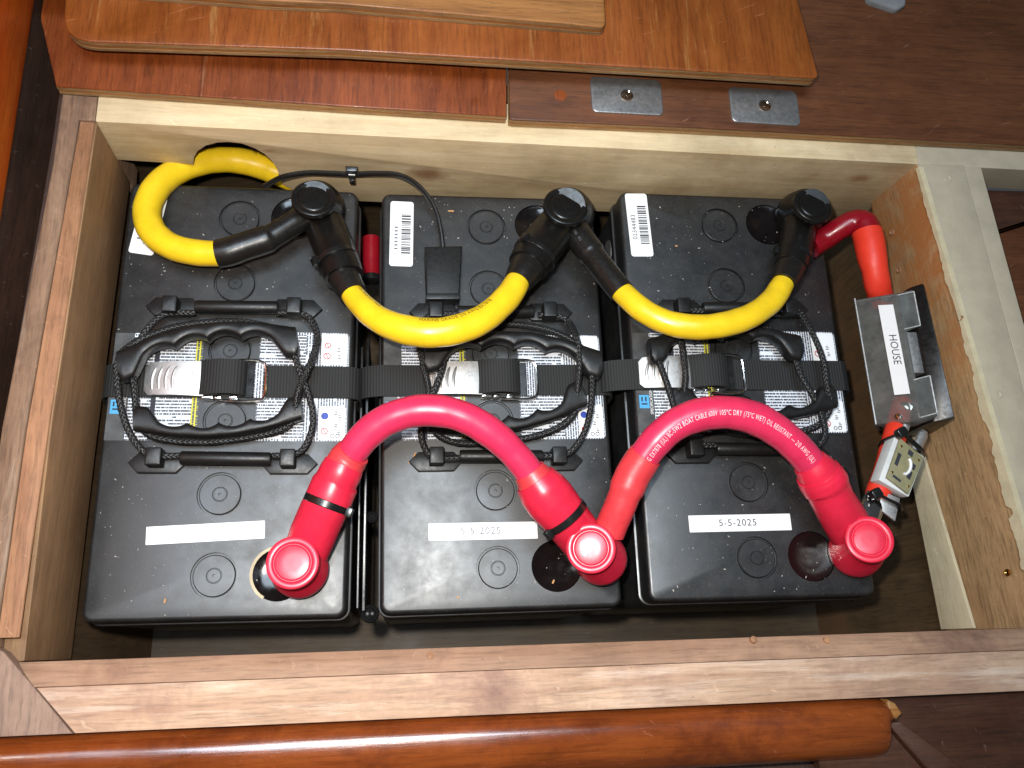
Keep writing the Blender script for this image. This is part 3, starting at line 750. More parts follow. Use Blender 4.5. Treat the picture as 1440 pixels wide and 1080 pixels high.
def build_left_label(bm): rect3(bm, -71.5, -27.5, -40.5, 40.5, HT + .14, 1)
batteries = []
def tape_label(k, bat):
    rots = (0.047, -0.004, 0.006); c = [(-10.5, -106), (-12.7, -108.6), (-12.9, -109.5)][k]
    bm = bmesh.new(); slab(bm, rrect(c[0], c[1], 79.5, 12.4, .4, 2, rots[k]), HT - .02, HT + .16)
    o = finish('date_label', bm, M['white'], bat, local=True)
    o['label'] = ['plain white tape label', 'white date label reading 5-5-2025 in print paled for flash glare', 'white date label reading 5-5-2025 in dark print'][k]
    if k:
        bm = bmesh.new(); ca, sa = math.cos(rots[k]), math.sin(rots[k])
        text_flat(bm, '5-5-2025', 7.2, lambda x, y: V((c[0]-2 + ca*x - sa*y, c[1] + sa*x + ca*y, HT + .22)), sx=1.02, spacing=1.12)
        finish('lettering', bm, M['ink'] if k == 2 else M['ink_faint'], o, local=True)  # middle label's paler ink stands in for flash glare
def barcode(k, bat):
    quad = [[(-70.5, 130)], [(-71.2, 129)], [(-71.9, 135)]][k][0]
    h = (52, 57, 57)[k]; rot = (-.13, -.02, .03)[k]; cx, cy = quad
    bm = bmesh.new(); slab(bm, rrect(cx, cy, 18.5, h, 2.2, 4, rot), HT - .02, HT + .16)
    o = finish('barcode_sticker', bm, M['white'], bat, local=True)
    ca, sa = math.cos(rot), math.sin(rot)
    def xf(x, y): return V((cx + ca*x - sa*y, cy + sa*x + ca*y, HT + .22))
    bm = bmesh.new(); rnd = random.Random(11 + k); y = -17.5
    while y < 17:
        w = rnd.choice((.5, .5, .9, 1.3)); 
        q = [bm.verts.new(xf(a, b)) for a, b in ((-.2 , y), (7.2, y), (7.2, y + w), (-.2, y + w))]; bm.faces.new(q); y += w + rnd.choice((.4, .5, .8, 1.1))
    finish('bars', bm, M['ink'], o, local=True)
    bm = bmesh.new()
    if k == 2:
        text_flat(bm, '02344483', 5.4, lambda x, y: xf(-4.2 - y, x - 2), spacing=1.05)
        finish('lettering', bm, M['ink'], o, local=True)
    else:
        for i in range(7):
            yy = -14 + i*3.1
            q = [bm.verts.new(xf(a, b)) for a, b in ((-5.6, yy), (-3.0, yy), (-3.0, yy + 1.3), (-5.6, yy + 1.3))]; bm.faces.new(q)
        finish('faded_print', bm, M['ink_faint'], o, local=True)
def stickers(bat):
    z = HT + .14
    def mk(key, name, f, mat, par): return shared(key, name, f, mat, par, 0)
    g = mk('lab_a', 'side_label', lambda bm: rect3(bm, -85, -71.7, -40.5, 40.5, z, .3), M['label_grey'], bat)
    mk('lab_a1', 'blue_mark', lambda bm: rect3(bm, -83.2, -75.5, -21, -10.5, z + .1), M['label_cyan'], g)
    mk('lab_a2', 'dark_mark', lambda bm: (rect3(bm, -81.6, -77, -18.2, -17, z + .16), rect3(bm, -81.6, -80.4, -15.5, -12, z + .16), rect3(bm, -78.6, -77.4, -15.5, -12, z + .16)), M['ink'], g)
    def vert_word(bm): text_flat(bm, 'SPECIFICATIONS', 3.2, lambda x, y: V((-73.6 - y, -15 + x, z + .08)), sx=.9)
    mk('lab_a3', 'lettering', vert_word, M['white'], g)
    l = mk('lab_b', 'warning_label', build_left_label, M['print'], bat)
    mk('lab_b1', 'dark_band', lambda bm: rect3(bm, -56, -52.5, -40, 40, z + .08), M['ink'], l)
    y = mk('lab_c', 'yellow_strip', lambda bm: rect3(bm, -27.3, -22.6, -39, 38, z), M['print_yellow'], bat)
    r = mk('lab_d', 'warning_label', lambda bm: rect3(bm, 18, 83.5, -40.5, 43.5, z, 3), M['print_2'], bat)
    mk('lab_d0', 'text_block', lambda bm: rect3(bm, 18.8, 52, -39, 41.5, z + .06), M['print'], r)
    mk('lab_d1', 'blank_column', lambda bm: rect3(bm, 63, 82.5, 18, 42.6, z + .06, 2), M['white'], r)
    mk('lab_d1b', 'blank_column', lambda bm: rect3(bm, 63, 82.5, -39.6, -14, z + .06, 2), M['white'], r)
    for n_, (cx, cy, r0) in enumerate(((67.5, 25, 2.7), (67.8, 33.5, 2.3), (67.5, -33, 2.6))):
        def red(bm, cx=cx, cy=cy, r0=r0):
            hub = circ(cx, cy, r0 - .7, 20); rim = circ(cx, cy, r0, 20)
            vi = [bm.verts.new(V((x, y, z + .12))) for x, y in hub]; vo = [bm.verts.new(V((x, y, z + .12))) for x, y in rim]
            for q in range(20): bm.faces.new((vi[q-1], vi[q], vo[q], vo[q-1]))
            bm.faces.new((vi[6], vi[7], vi[16], vi[17]))           # the slash across the ring
        mk('lab_d2%d' % n_, 'warning_symbol', red, M['label_red'], r)
    mk('lab_d3', 'warning_symbol', lambda bm: lathe(bm, [(2.7, z+.06), (2.6, z+.14)], V((67.5, -21.5, 0)), seg=20), M['label_blue'], r)
    def marks(bm):
        for cx, cy in ((76, 30), (76.5, 24.5), (75.5, -19), (78, -22.5), (75.5, -28), (77.5, -34)):
            for i in range(3): slab(bm, rrect(cx + .4*(i % 2), cy + i*1.3 - 1.3, 2.6 - .5*i, .6, 0), z+.07, z+.12)
        lathe(bm, [(1.1, z+.06), (1.1, z+.13), (1.6, z+.13), (1.6, z+.06)], V((73.5, -36.7, 0)), seg=14, cap0=False, cap1=False)
        lathe(bm, [(1.1, z+.06), (1.1, z+.13), (1.6, z+.13), (1.6, z+.06)], V((77.2, -36.7, 0)), seg=14, cap0=False, cap1=False)
    mk('lab_d4', 'small_print', marks, M['ink'], r)

def handle(bat, a, b, bow, thick, side, z0, h=14, n=64, lug=(1.55, 1.55)):
    """moulded grip: outer edge from a to b (mm), finger scallops on the side given by the sign"""
    a = V(a[:2]); b = V(b[:2]); d = b - a; L = d.length; d.normalize(); nrm = V((-d.y, d.x)) * side
    rows = []
    for i in range(n + 1):
        u = i/n; x = u*L
        yo = -bow*math.sin(math.pi*u)
        ph = min(1, max(0, (u - 0.13)/0.74))
        t = thick*(0.88 - 0.34*abs(math.sin(4*math.pi*ph))**0.75)
        e0 = 1 - min(1, max(0, (u - .085)/.05)); e1 = 1 - min(1, max(0, (.915 - u)/.05))
        t = t*(1 - max(e0, e1)) + thick*(lug[0]*e0 + lug[1]*e1)
        if u < .02: t *= .80 + .2*(u/.02)**.5
        if u > .98: t *= .80 + .2*((1-u)/.02)**.5
        rows.append((x, yo, yo + t))
    bm = bmesh.new(); rings = []
    for x, y0, y1 in rows:
        ring = []
        for k in range(16):
            an = 2*math.pi*k/16; c_, s_ = math.cos(an), math.sin(an)
            yy = (y0+y1)/2 + (y1-y0)/2*math.copysign(abs(c_)**.55, c_)
            zz = z0 + h/2 + h/2*math.copysign(abs(s_)**.55, s_)
            q = a + d*x + nrm*yy; ring.append(bm.verts.new(V((q.x, q.y, zz))))
        rings.append(ring)
    for A, B in zip(rings, rings[1:]):
        for k in range(16): bm.faces.new((A[k-1], A[k], B[k], B[k-1]))
    bm.faces.new(rings[0][::-1]); bm.faces.new(rings[-1])
    return bm
def rope_pts(rows): return [(at(x, y, z), 2.9) for x, y, z in rows]

ROPES = [
 [[(383, 641, 9), (402, 640, 9), (424, 634, 10), (438, 606, 14), (440, 580, 17), (431, 547, 19), (419, 515, 19), (408, 484, 17), (385, 462, 12), (330, 452, 9), (260, 457, 8), (210, 472, 9), (178, 490, 11), (166, 508, 15), (165, 536, 16), (169, 568, 15), (181, 606, 12), (200, 633, 10), (220, 641, 9), (253, 641, 9)],
  [(391, 440, 9), (414, 440, 9), (435, 447, 10), (446, 472, 14), (440, 502, 18), (428, 530, 21), (418, 555, 22), (414, 580, 17), (400, 602, 11), (350, 615, 8), (285, 622, 8), (222, 616, 9), (195, 596, 12), (190, 560, 16), (187, 520, 16), (192, 490, 10), (206, 464, 9), (226, 445, 9), (242, 440, 9), (275, 440, 9)]],
 [[(730, 643, 9), (787, 640, 9), (806, 632, 10), (822, 607, 14), (830, 578, 18), (832, 545, 19), (830, 518, 17), (812, 484, 10), (760, 461, 8), (690, 456, 8), (640, 470, 9), (628, 492, 13), (620, 525, 18), (606, 560, 18), (594, 592, 15), (593, 618, 12), (604, 640, 10), (622, 645, 9), (650, 644, 9)],
  [(757, 443, 9), (775, 443, 9), (797, 450, 10), (811, 476, 20), (815, 508, 22), (812, 545, 20), (806, 583, 12), (770, 608, 9), (700, 622, 8), (640, 622, 9), (611, 606, 11), (604, 580, 16), (602, 545, 18), (595, 512, 18), (590, 482, 15), (592, 457, 11), (606, 443, 9), (618, 442, 9), (650, 441, 9)]],
 [[(1100, 628, 9), (1135, 628, 9), (1155, 622, 11), (1160, 603, 14), (1150, 570, 16), (1138, 548, 18), (1125, 526, 18), (1116, 500, 15), (1095, 470, 10), (1040, 455, 9), (975, 462, 9), (940, 470, 10), (921, 486, 16), (928, 512, 19), (938, 540, 19), (946, 566, 18), (954, 596, 14), (968, 620, 10), (985, 626, 9), (1012, 626, 9)],
  [(1080, 436, 9), (1106, 436, 9), (1125, 440, 11), (1143, 470, 20), (1157, 505, 21), (1163, 545, 21), (1168, 572, 15), (1150, 598, 9), (1110, 609, 8), (1055, 612, 8), (1005, 603, 9), (972, 588, 11), (962, 562, 16), (964, 530, 19), (961, 500, 18), (956, 474, 16), (950, 455, 11), (955, 440, 9), (968, 437, 9), (995, 437, 9)]],
]
# handle: outer edge from..to (photo points), bow mm, thickness mm, height
GRIPS = [
 [((163, 492, 22), (415, 458, 22), 12, 15.5, -1), ((186, 604, 20), (424, 588, 20), 8.5, 12.0, 1)],
 [((598, 482, 22), (846, 492, 22), 13, 15.0, -1), ((603, 606, 20), (826, 570, 20), 9, 14.0, 1)],
 [((914, 474, 22), (1126, 470, 22), 10, 14.0, -1), ((958, 578, 20), (1180, 572, 20), 9, 13.0, 1)],
]
BLAB = ['leftmost black battery, its back corner under the looped yellow cable, its date tape plain white',
        'middle black battery with the small black sensor box on it and a date label with glare-paled print',
        'rightmost black battery, beside the fuse holder, with a clearly printed date label']
for k, (bx, by, ba, bz) in enumerate(BAT):
    bat = thing('battery', BLAB[k], 'battery', (bx, by, bz - HT), ba, 'batteries side by side in the wooden box')
    batteries.append(bat)
    shared('case', 'case', build_case, M['case'], bat, 0)
    lid = shared('lid', 'lid', build_lid, M['lid'], bat, 0)
    for i, (x, y) in enumerate(CAPS): shared('cap%d' % i, 'vent_cap', build_cap(x, y), M['lid'], bat, 0)
    for i, (x, y) in enumerate(WELLS): shared('well%d' % i, 'terminal_well', build_well(x, y), M['well'], bat, 0)
    stickers(bat); tape_label(k, bat); barcode(k, bat)
    for i, (x, y, s) in enumerate(HOLDERS): shared('holder%d' % i, 'rope_holder', build_holder(x, y, s), M['moulded'], bat, 0)
    for i in (0, 2):
        (x0, y0, _), (x1, y1, _) = HOLDERS[i], HOLDERS[i+1]; s = 1 if i == 0 else -1
        def sleeve(bm, x0=x0, x1=x1, y0=y0, y1=y1, s=s):
            a, b = V((x0 + 17, y0 - s, HT + 9.5)), V((x1 - 12, y1 - s, HT + 9.5))
            tube(bm, [(a, 4.4), (a.lerp(b, .02), 4.9), (a.lerp(b, .98), 4.9), (b, 4.4)], 16)
        shared('sleeve%d' % i, 'rope_sleeve', sleeve, M['moulded'], bat, 0)
    for (rows, (ga, gb, bow, th, side)) in zip(ROPES[k], GRIPS[k]):
        path = spline(rope_pts([(x, y, z + bz) for x, y, z in rows]), 1.5)
        bm = bmesh.new(); braid(bm, path); rp = finish('rope_handle', bm, M['rope'], bat, sharp=80)
        a, b = at(ga[0], ga[1], ga[2] + bz), at(gb[0], gb[1], gb[2] + bz)
        bm = handle(bat, a, b, bow, th, side * 1, 9 + bz, 14 if side < 0 else 11)
        finish('grip', bm, M['moulded'], rp)

# ------------------------------------------------------------------ tie-down straps
STR = [dict(b=0, y=3.5, px=202, left=0, lab='black webbing strap with steel cam buckle across the leftmost battery'),
       dict(b=1, y=5.5, px=600, left=14, lab='black webbing strap with steel cam buckle across the middle battery, ropes crossing over its plate'),
       dict(b=2, y=5.5, px=901, left=24, lab='black webbing strap with steel cam buckle across the rightmost battery')]
def ribbon(bm, prof, yc, w, th):
    """webbing of width w following a profile of (x, z), thickness th"""
    pts = [V((x, z)) for x, z in prof]; n = len(pts); rings = []
    for i, p in enumerate(pts):
        t = (pts[min(i+1, n-1)] - pts[max(i-1, 0)]).normalized(); nn = V((-t.y, t.x))
        q = p + nn*th
        rings.append([bm.verts.new(V((p.x, yc - w/2, p.y))), bm.verts.new(V((p.x, yc + w/2, p.y))), bm.verts.new(V((q.x, yc + w/2, q.y))), bm.verts.new(V((q.x, yc - w/2, q.y)))])
    for a, b in zip(rings, rings[1:]):
        for i in range(4): bm.faces.new((a[i-1], a[i], b[i], b[i-1]))
    bm.faces.new(rings[0][::-1]); bm.faces.new(rings[-1])
def sm(prof, step=2.0): return [(p.x, p.y) for p, _ in [(V((q.x, q.y)), r) for q, r in spline([(V((x, z, 0)), 1) for x, z in prof], step)]]
for s in STR:
    bx, by, ba, bz = BAT[s['b']]; y = s['y']
    st = thing('tie_down_strap', s['lab'], 'strap', (bx, by, bz - HT), ba, 'webbing straps across the batteries')
    inv = ORG[st.name]
    q = inv @ at(s['px'], 530, bz + 8); X = q.x                     # left end of the buckle plate
    Z = HT; lf = s['left']
    left = [(-92 - lf*.35, Z-150), (-92.5 - lf*.7, Z-60), (-92 - lf*.95, Z-24), (-90 - lf*.75, Z-6), (-84 - lf*.3, Z+.6), (-74, Z+1.0), (X-4, Z+1.0), (X+50, Z+1.0)]
    bm = bmesh.new(); ribbon(bm, sm(left), y, 24.5, 1.5); finish('webbing', bm, M['web'], st, local=True)
    right = [(X+66, Z+3.2), (X+74, Z+1.6), (X+90, Z+1.0), (78, Z+1.0), (85, Z+.6), (90.5, Z-4), (92, Z-16), (92.5, Z-60), (92, Z-150)]
    bm = bmesh.new(); ribbon(bm, sm(right), y + .5, 24.5, 1.5); finish('webbing', bm, M['web'], st, local=True)
    loop = [(X+36, Z+4.2), (X+43, Z+8.6), (X+52, Z+11.6), (X+62, Z+11.6), (X+68, Z+8.6), (X+69.5, Z+5.0), (X+66, Z+3.0)]
    bm = bmesh.new(); ribbon(bm, sm(loop), y + 1.0, 26, 1.8); finish('webbing_fold', bm, M['web'], st, local=True)
    bm = bmesh.new(); ribbon(bm, sm([(X+34, Z+3.6), (X+44, Z+5.6), (X+52, Z+6.0)]), y + .6, 25, 1.6); finish('webbing_fold', bm, M['web'], st, local=True)
    # steel cam plate: rounded front, slightly bowed, four pressed ribs
    bm = bmesh.new(); prof = []
    o = round_poly([(X, y-11.6), (X+42, y-12.8), (X+42, y+13.4), (X+2, y+12.6)], [3.5, .5, .5, 3.5], 5)
    def bow(x, yy, z): u = (x - X)/42; return V((x, yy, z + 3.2*math.sin(math.pi*min(1, u*.95))**.8 + 2.2*u))
    if area2(o) < 0: o = o[::-1]
    # fill as strips so that the bow shows
    xs = [X + 42*i/14 for i in range(15)]
    def span(x):
        u = (x - X)/42; e = 3.2*max(0, 1 - (x - X)/4.0)**2
        return y - 11.6 - 1.2*u + e, y + 12.6 + .8*u - e
    top, bot = [], []
    for x in xs:
        a, b = span(x); cols = [a + (b-a)*j/6 for j in range(7)]
        top.append([bm.verts.new(bow(x, c, Z+5.2 - .35*abs(j-3)**2*.12)) for j, c in enumerate(cols)])
        bot.append([bm.verts.new(bow(x, c, Z+3.4 - .35*abs(j-3)**2*.12)) for j, c in enumerate(cols)])
    for i in range(14):
        for j in range(6):
            bm.faces.new((top[i][j], top[i+1][j], top[i+1][j+1], top[i][j+1])); bm.faces.new((bot[i][j], bot[i][j+1], bot[i+1][j+1], bot[i+1][j]))
    for i in range(14):
        bm.faces.new((top[i][0], bot[i][0], bot[i+1][0], top[i+1][0])); bm.faces.new((top[i][6], top[i+1][6], bot[i+1][6], bot[i][6]))
    for j in range(6):
        bm.faces.new((top[0][j], top[0][j+1], bot[0][j+1], bot[0][j])); bm.faces.new((top[14][j], bot[14][j], bot[14][j+1], top[14][j+1]))
    pl = finish('buckle_plate', bm, M['steel'], st, local=True, sharp=50)
    for i in range(4):
        xx = X + 6.2 + 4.9*i; bm = bmesh.new(); row = []
        for j in range(13):
            v = j/12; yy = y - 8.2 + 17.2*v; xo = xx + 1.5*(math.sin(math.pi*v) * -1 + v*1.1)
            row.append((bow(xo, yy, Z+4.75), .4 + 1.05*math.sin(math.pi*min(1, max(0, v)))**.5))
        tube(bm, row, 8); finish('pressed_rib', bm, M['steel'], pl, local=True)
    bm = bmesh.new()                                               # small stamped maker's mark
    for (ax, ay, bx2, by2) in ((26, -2, 30, 4), (28, -3.5, 29, 2), (31, -4, 31.4, 5.5), (31, 1, 35, 2.4), (33.4, -3, 33.6, 4.6), (31.8, 4.8, 36, 5.0), (35.4, -2.5, 35.8, 3)):
        tube(bm, [(bow(X+ax, y+ay, Z+5.15), .32), (bow(X+bx2, y+by2, Z+5.15), .32)], 6)
    finish('stamped_mark', bm, M['steel'], pl, local=True)
    # wire bail and hinge pieces
    bm = bmesh.new()
    wire = [(V((X+60, y+15.2, Z+5)), 1.25), (V((X+72, y+15.6, Z+5.4)), 1.25), (V((X+80, y+15.0, Z+4.6)), 1.25), (V((X+84, y+11.5, Z+4)), 1.25), (V((X+84.6, y, Z+3.6)), 1.25), (V((X+84, y-11.5, Z+4)), 1.25), (V((X+80, y-15.0, Z+4.6)), 1.25), (V((X+70, y-15.8, Z+5.2)), 1.25), (V((X+56, y-15.4, Z+5)), 1.25)]
    tube(bm, spline(wire, 1.5), 8, transport=True); finish('wire_bail', bm, M['chrome'], st, local=True)
    for xx, yy, w in ((X+45, y+13.9, 7), (X+58, y+14.6, 8), (X+45, y-13.6, 8), (X+52.5, y-13.8, 5), (X+63, y-13.4, 6)):
        bm = bmesh.new(); slab(bm, rrect(xx, yy, w, 2.4, .6, 2), Z+2.5, Z+8.6, .6, 2); finish('hinge_tab', bm, M['chrome'], st, local=True)
    bm = bmesh.new(); ribbon(bm, [(X+70.5, Z+3.4), (X+76, Z+3.6)], y + .5, 26, 1.2); finish('loop_core', bm, M['tie'], st, local=True)
    if s['b'] < 2:
        bm = bmesh.new(); ribbon(bm, [(X+76.6, Z+4.2), (X+79.5, Z+4.0), (X+82.6, Z+3.2)], y + .5, 26.5, .5); ct = finish('care_tag', bm, M['print_2'], st, local=True)

# ------------------------------------------------------------------ things in the gap between the first two batteries
gp = thing('spacer_strip', 'black plastic edge strip with screw eyes standing between the left and middle batteries', 'strip', (-97, -40, -235))
bm = bmesh.new(); slab(bm, rrect(-97.6, -60, 2.6, 205, .8, 2), -235, -14, .6); finish('blade', bm, M['tie'], gp)
bm = bmesh.new(); slab(bm, rrect(-102.4, -60, 2.0, 200, .6, 2), -235, -26, .6); finish('blade', bm, M['case'], gp)
for px, py, r in ((520, 863, 6.5), (523, 727, 4.5)):
    p = at(px, py, -22); bm = bmesh.new(); lathe(bm, [(r, -6), (r, 0), (r-.8, .8), (r*.66, .8), (r*.6, -.6), (.4, -.8)], p, seg=20); ey = finish('screw_eye', bm, M['groove'], gp)
    if r > 5:
        for dx in (-1.7, 1.7):
            bm = bmesh.new(); lathe(bm, [(1.3, -.8), (1.25, .2), (.6, .5)], p + V((dx, 0, -.2)), seg=12); finish('pin', bm, M['label_grey'], ey)
rp_ = thing('red_cable_stub', 'dark red cable end with black collar down between the left and middle batteries', 'cable', (-97, 100, -80))
bm = bmesh.new(); a = at(522, 335, -45); b = at(522, 388, -45); tube(bm, [(a, 7.2), (b, 7.2)], 18); finish('sleeve', bm, M['red_dark'], rp_)
bm = bmesh.new(); d = (b-a).normalized(); lathe(bm, [(7.6, 0), (8, 1), (8, 5), (6, 6)], b, d, 20); finish('collar', bm, M['tie'], rp_)

# ------------------------------------------------------------------ cables
def cable_part(name, path, mat, parent, seg=20, smooth_ends=True):
    bm = bmesh.new(); tube(bm, path, seg); return finish(name, bm, mat, parent)
def cuff(name, path, mat, parent, lip=0.4):
    p = list(path); T = tangents([q for q, _ in p])
    p = [(p[0][0] - T[0]*.01, p[0][1]*.55)] + p + [(p[-1][0] + T[-1]*.01, p[-1][1]*.55)]
    bm = bmesh.new(); tube(bm, p, 22); return finish(name, bm, mat, parent)
def tie(px, py, z, wpx, axis, parent, head_ang, mat=None, w=4.6):
    c = at(px, py, z); r = wid(c, wpx)/2 + .2; axis = axis.normalized()
    bm = bmesh.new(); lathe(bm, [(r-1.2, -w/2), (r+.7, -w/2), (r+1.1, -w/2+.5), (r+1.1, w/2-.5), (r+.7, w/2), (r-1.2, w/2)], c, axis, 32, False, False)
    t = finish('cable_tie', bm, mat or M['tie'], parent)
    d, s, u = frame(axis); n = s*math.cos(head_ang) + u*math.sin(head_ang); tg = d.cross(n)
    h = c + n*(r + 2.2)
    bm = bmesh.new()
    def q(a, b, e): return h + d*a + tg*b + n*e
    hexa(bm, [q(-3.4, -3, -1.8), q(3.4, -3, -1.8), q(3.4, 3, -1.8), q(-3.4, 3, -1.8)], [q(-3.0, -2.6, 2.4), q(3.0, -2.6, 2.4), q(3.0, 2.6, 2.4), q(-3.0, 2.6, 2.4)], .7)
    finish('tie_head', bm, mat or M['tie'], t)
    return t
def boot(name, label, group, top, ztop, rpx, foot, zfoot, frpx, cap_axis, mat):
    """round flip-cap terminal cover: wide foot, body, and lid disc with a rim; arms are tapering sleeves (paths)"""
    T = at(top[0], top[1], ztop); F = at(foot[0], foot[1], zfoot); ax = (T - F).normalized(); L = (T - F).length
    rt = wid(T, rpx); rf = wid(F, frpx)
    t = thing(name, label, 'terminal cover', F, 0, group)
    bm = bmesh.new()
    lathe(bm, [(rf*.96, -2), (rf, -.6), (rf, 5), (rf*.97, 7), (rf*.90, L*.5), (rt*.86, L*.66), (rt*.84, L - 4.5)], F, ax, 40)
    body = finish('body', bm, mat, t)
    if cap_axis: ax = V(cap_axis).normalized()
    bm = bmesh.new()
    lathe(bm, [(rt*.86, -5.2), (rt*.95, -5.0), (rt, -4.2), (rt, -1.2), (rt*.985, -.4), (rt*.95, 0), (rt*.80, 0), (rt*.755, -.35), (rt*.71, -.95), (rt*.69, -.95), (rt*.655, -.45), (rt*.62, -.28), (rt*.3, -.2), (.3, -.17)], T, ax, 48)
    finish('cap', bm, mat, t)
    return t, F, T, ax
RC = 'red terminal covers on the front posts'
BC = 'black terminal covers on the rear posts'
red1, F1, _, _ = boot('terminal_cover', 'red round-capped terminal cover on the leftmost battery, beside its pale-rimmed post well', RC, (411, 791), 49, 37, (422, 801), 10, 40, None, M['red_boot'])
red2, F2, _, _ = boot('terminal_cover', 'red round-capped terminal cover on the middle battery, where two red cables meet in a vee', RC, (831, 771), 49, 35, (845, 786), 10, 37, (-.225, -.065, 1), M['red_boot'])
red3, F3, _, _ = boot('terminal_cover', 'red round-capped terminal cover on the rightmost battery, beside the metal cable lug', RC, (1223, 758), 52, 33, (1203, 775), 10, 37, None, M['red_boot'])
blk1, G1, _, _ = boot('terminal_cover', 'black round-capped terminal cover on the leftmost battery, with two black sleeves', BC, (441, 278), 48, 31, (449, 296), 8, 37, (.06, .16, 1), M['boot_black'])
blk2, G2, _, _ = boot('terminal_cover', 'black round-capped terminal cover on the middle battery, next to the barcode of the rightmost battery', BC, (796, 289), 48, 32, (800, 304), 8, 36, (.06, .16, 1), M['boot_black'])
blk3, G3, _, _ = boot('terminal_cover', 'black round-capped terminal cover on the rightmost battery, with a dark red cable beside it', BC, (1144, 288), 52, 29, (1124, 303), 12, 33, (.06, .16, 1), M['boot_black'])

def build_cable(name, label, group, rows, parts, base):
    """rows: photo points (px, py, z, width) through which the cable runs; parts: (name, from, to, material, swell)"""
    path = spline(pxpath(rows), 2.0)
    ph = len(name) + rows[0][0]*.37
    path = [(p, r*.945*(1 + .012*math.sin(i*.31 + ph) + .008*math.sin(i*.83 + 2*ph))) for i, (p, r) in enumerate(path)]
    t = thing(name, label, 'cable', path[len(path)//2][0] if base is None else base, 0, group)
    objs = []
    for nm, a, b, mat, sw in parts:
        seg = [(p, r*sw) for p, r in cut(path, a, b)]
        objs.append(cuff(nm, seg, mat, t))
    return t, path, objs
YG = 'yellow battery cables'
# yellow cable from the hole in the back rail to the first battery
rows = [(470, 270, -40, 40), (425, 256, -34, 40), (392, 243, -27, 40), (360, 231, -20, 39), (325, 225, -14, 38), (288, 227, -8, 38), (252, 239, -2, 39), (222, 262, 6, 40), (207, 294, 11, 41), (214, 325, 15, 41), (240, 346, 18, 40), (275, 355, 21, 39), (312, 357, 24, 38)]
ya, pya, _ = build_cable('yellow_cable', 'yellow cable curling in a loop out of the hole in the back rail at left', YG, rows, [('jacket', 0, 1, M['yellow'], 1)], None)
rows = [(306, 357, 24, 40), (322, 354, 25, 41), (345, 346, 26, 40), (370, 338, 27, 40), (378, 335, 27, 39), (382, 333, 27, 35), (400, 322, 27, 34), (425, 306, 26, 34), (442, 294, 22, 32)]
p = spline(pxpath(rows), 1.5); cuff('heat_shrink', p, M['shrink_black'], ya)
# yellow cable 1 -> 2
rows = [(488, 402, 38, 34), (503, 423, 44, 36), (528, 446, 52, 40), (560, 461, 58, 44), (600, 468, 62, 45), (640, 464, 62, 45), (680, 448, 58, 43), (712, 420, 52, 41), (728, 396, 46, 37), (738, 380, 40, 34)]
yb, pyb, _ = build_cable('yellow_cable', 'printed yellow cable sagging from the leftmost battery to the middle one', YG, rows, [('jacket', 0, 1, M['yellow'], 1)], None)
bm = bmesh.new(); text_tube(bm, 'MARINE GRADE 2/0 AWG EX7878', 4.7, pyb, 74, 0.62, sx=.78, spacing=1.1); finish('lettering', bm, M['black_ink'], yb)
bm = bmesh.new(); text_tube(bm, 'OIL RESISTANT MADE / / /  / / /', 3.7, pyb, 13, 0.72, sx=.70, spacing=1.1); finish('lettering', bm, M['black_ink'], yb)
p = spline(pxpath([(497, 414, 40, 40), (490, 402, 38, 43), (484, 390, 36, 46), (478, 379, 34, 47)]), 1.5); cuff('heat_shrink', p, M['shrink_black'], yb)
p = spline(pxpath([(728, 397, 46, 40), (735, 386, 44, 46), (744, 372, 40, 52), (752, 358, 37, 54)]), 1.5); cuff('heat_shrink', p, M['shrink_black'], yb)
p = spline(pxpath([(484, 390, 36, 56), (478, 372, 34, 57), (470, 350, 29, 58), (460, 325, 22, 57), (451, 302, 16, 52)]), 1.5); cuff('sleeve', p, M['boot_black'], blk1)
p = spline(pxpath([(742, 375, 40, 58), (752, 359, 37, 62), (766, 340, 31, 62), (784, 318, 22, 58), (797, 304, 15, 50)]), 1.5); cuff('sleeve', p, M['boot_black'], blk2)
tie(473, 366, 34, 57, at(478, 378, 35) - at(466, 352, 33), blk1, 0.5, w=4)
tie(752, 359, 37, 60, at(742, 375, 38) - at(766, 340, 36), blk2, 0.9, w=4)
# yellow cable 2 -> 3
rows = [(862, 397, 36, 32), (877, 413, 40, 34), (905, 437, 46, 36), (940, 454, 50, 37), (980, 460, 53, 38), (1020, 456, 53, 38), (1056, 444, 50, 37), (1084, 424, 46, 36), (1099, 402, 42, 34), (1105, 390, 40, 32)]
yc, pyc, _ = build_cable('yellow_cable', 'plain yellow cable sagging from the middle battery to the rightmost one', YG, rows, [('jacket', 0, 1, M['yellow'], 1)], None)
p = spline(pxpath([(874, 411, 39, 36), (862, 396, 37, 36), (848, 378, 34, 36), (835, 361, 31, 36), (832, 357, 30, 40), (818, 338, 27, 40), (808, 322, 24, 38), (800, 308, 20, 34)]), 1.5); sh = cuff('heat_shrink', p, M['shrink_black'], yc)
bm = bmesh.new(); text_tube(bm, '3M   .750   19.1', 2.8, p[::-1], 14, -0.5, sx=.9); finish('lettering', bm, M['ink_faint'], sh)
p = spline(pxpath([(1101, 399, 42, 38), (1108, 384, 39, 42), (1114, 370, 36, 44), (1118, 356, 34, 46)]), 1.5); cuff('heat_shrink', p, M['shrink_black'], yc)
p = spline(pxpath([(1112, 376, 37, 47), (1117, 356, 34, 49), (1121, 336, 30, 48), (1124, 316, 26, 46), (1126, 302, 22, 44)]), 1.5); cuff('sleeve', p, M['boot_black'], blk3)
tie(1117, 362, 34, 47, at(1115, 376, 35) - at(1119, 346, 33), blk3, 0.1, w=4)
bm = bmesh.new(); a = at(1134, 369, 36); b = at(1143, 368, 36); tube(bm, [(a, 1.1), (b, 1.0)], 8); finish('tie_tail', bm, M['chrome'], blk3)
RG = 'red battery cables arching between the front posts'
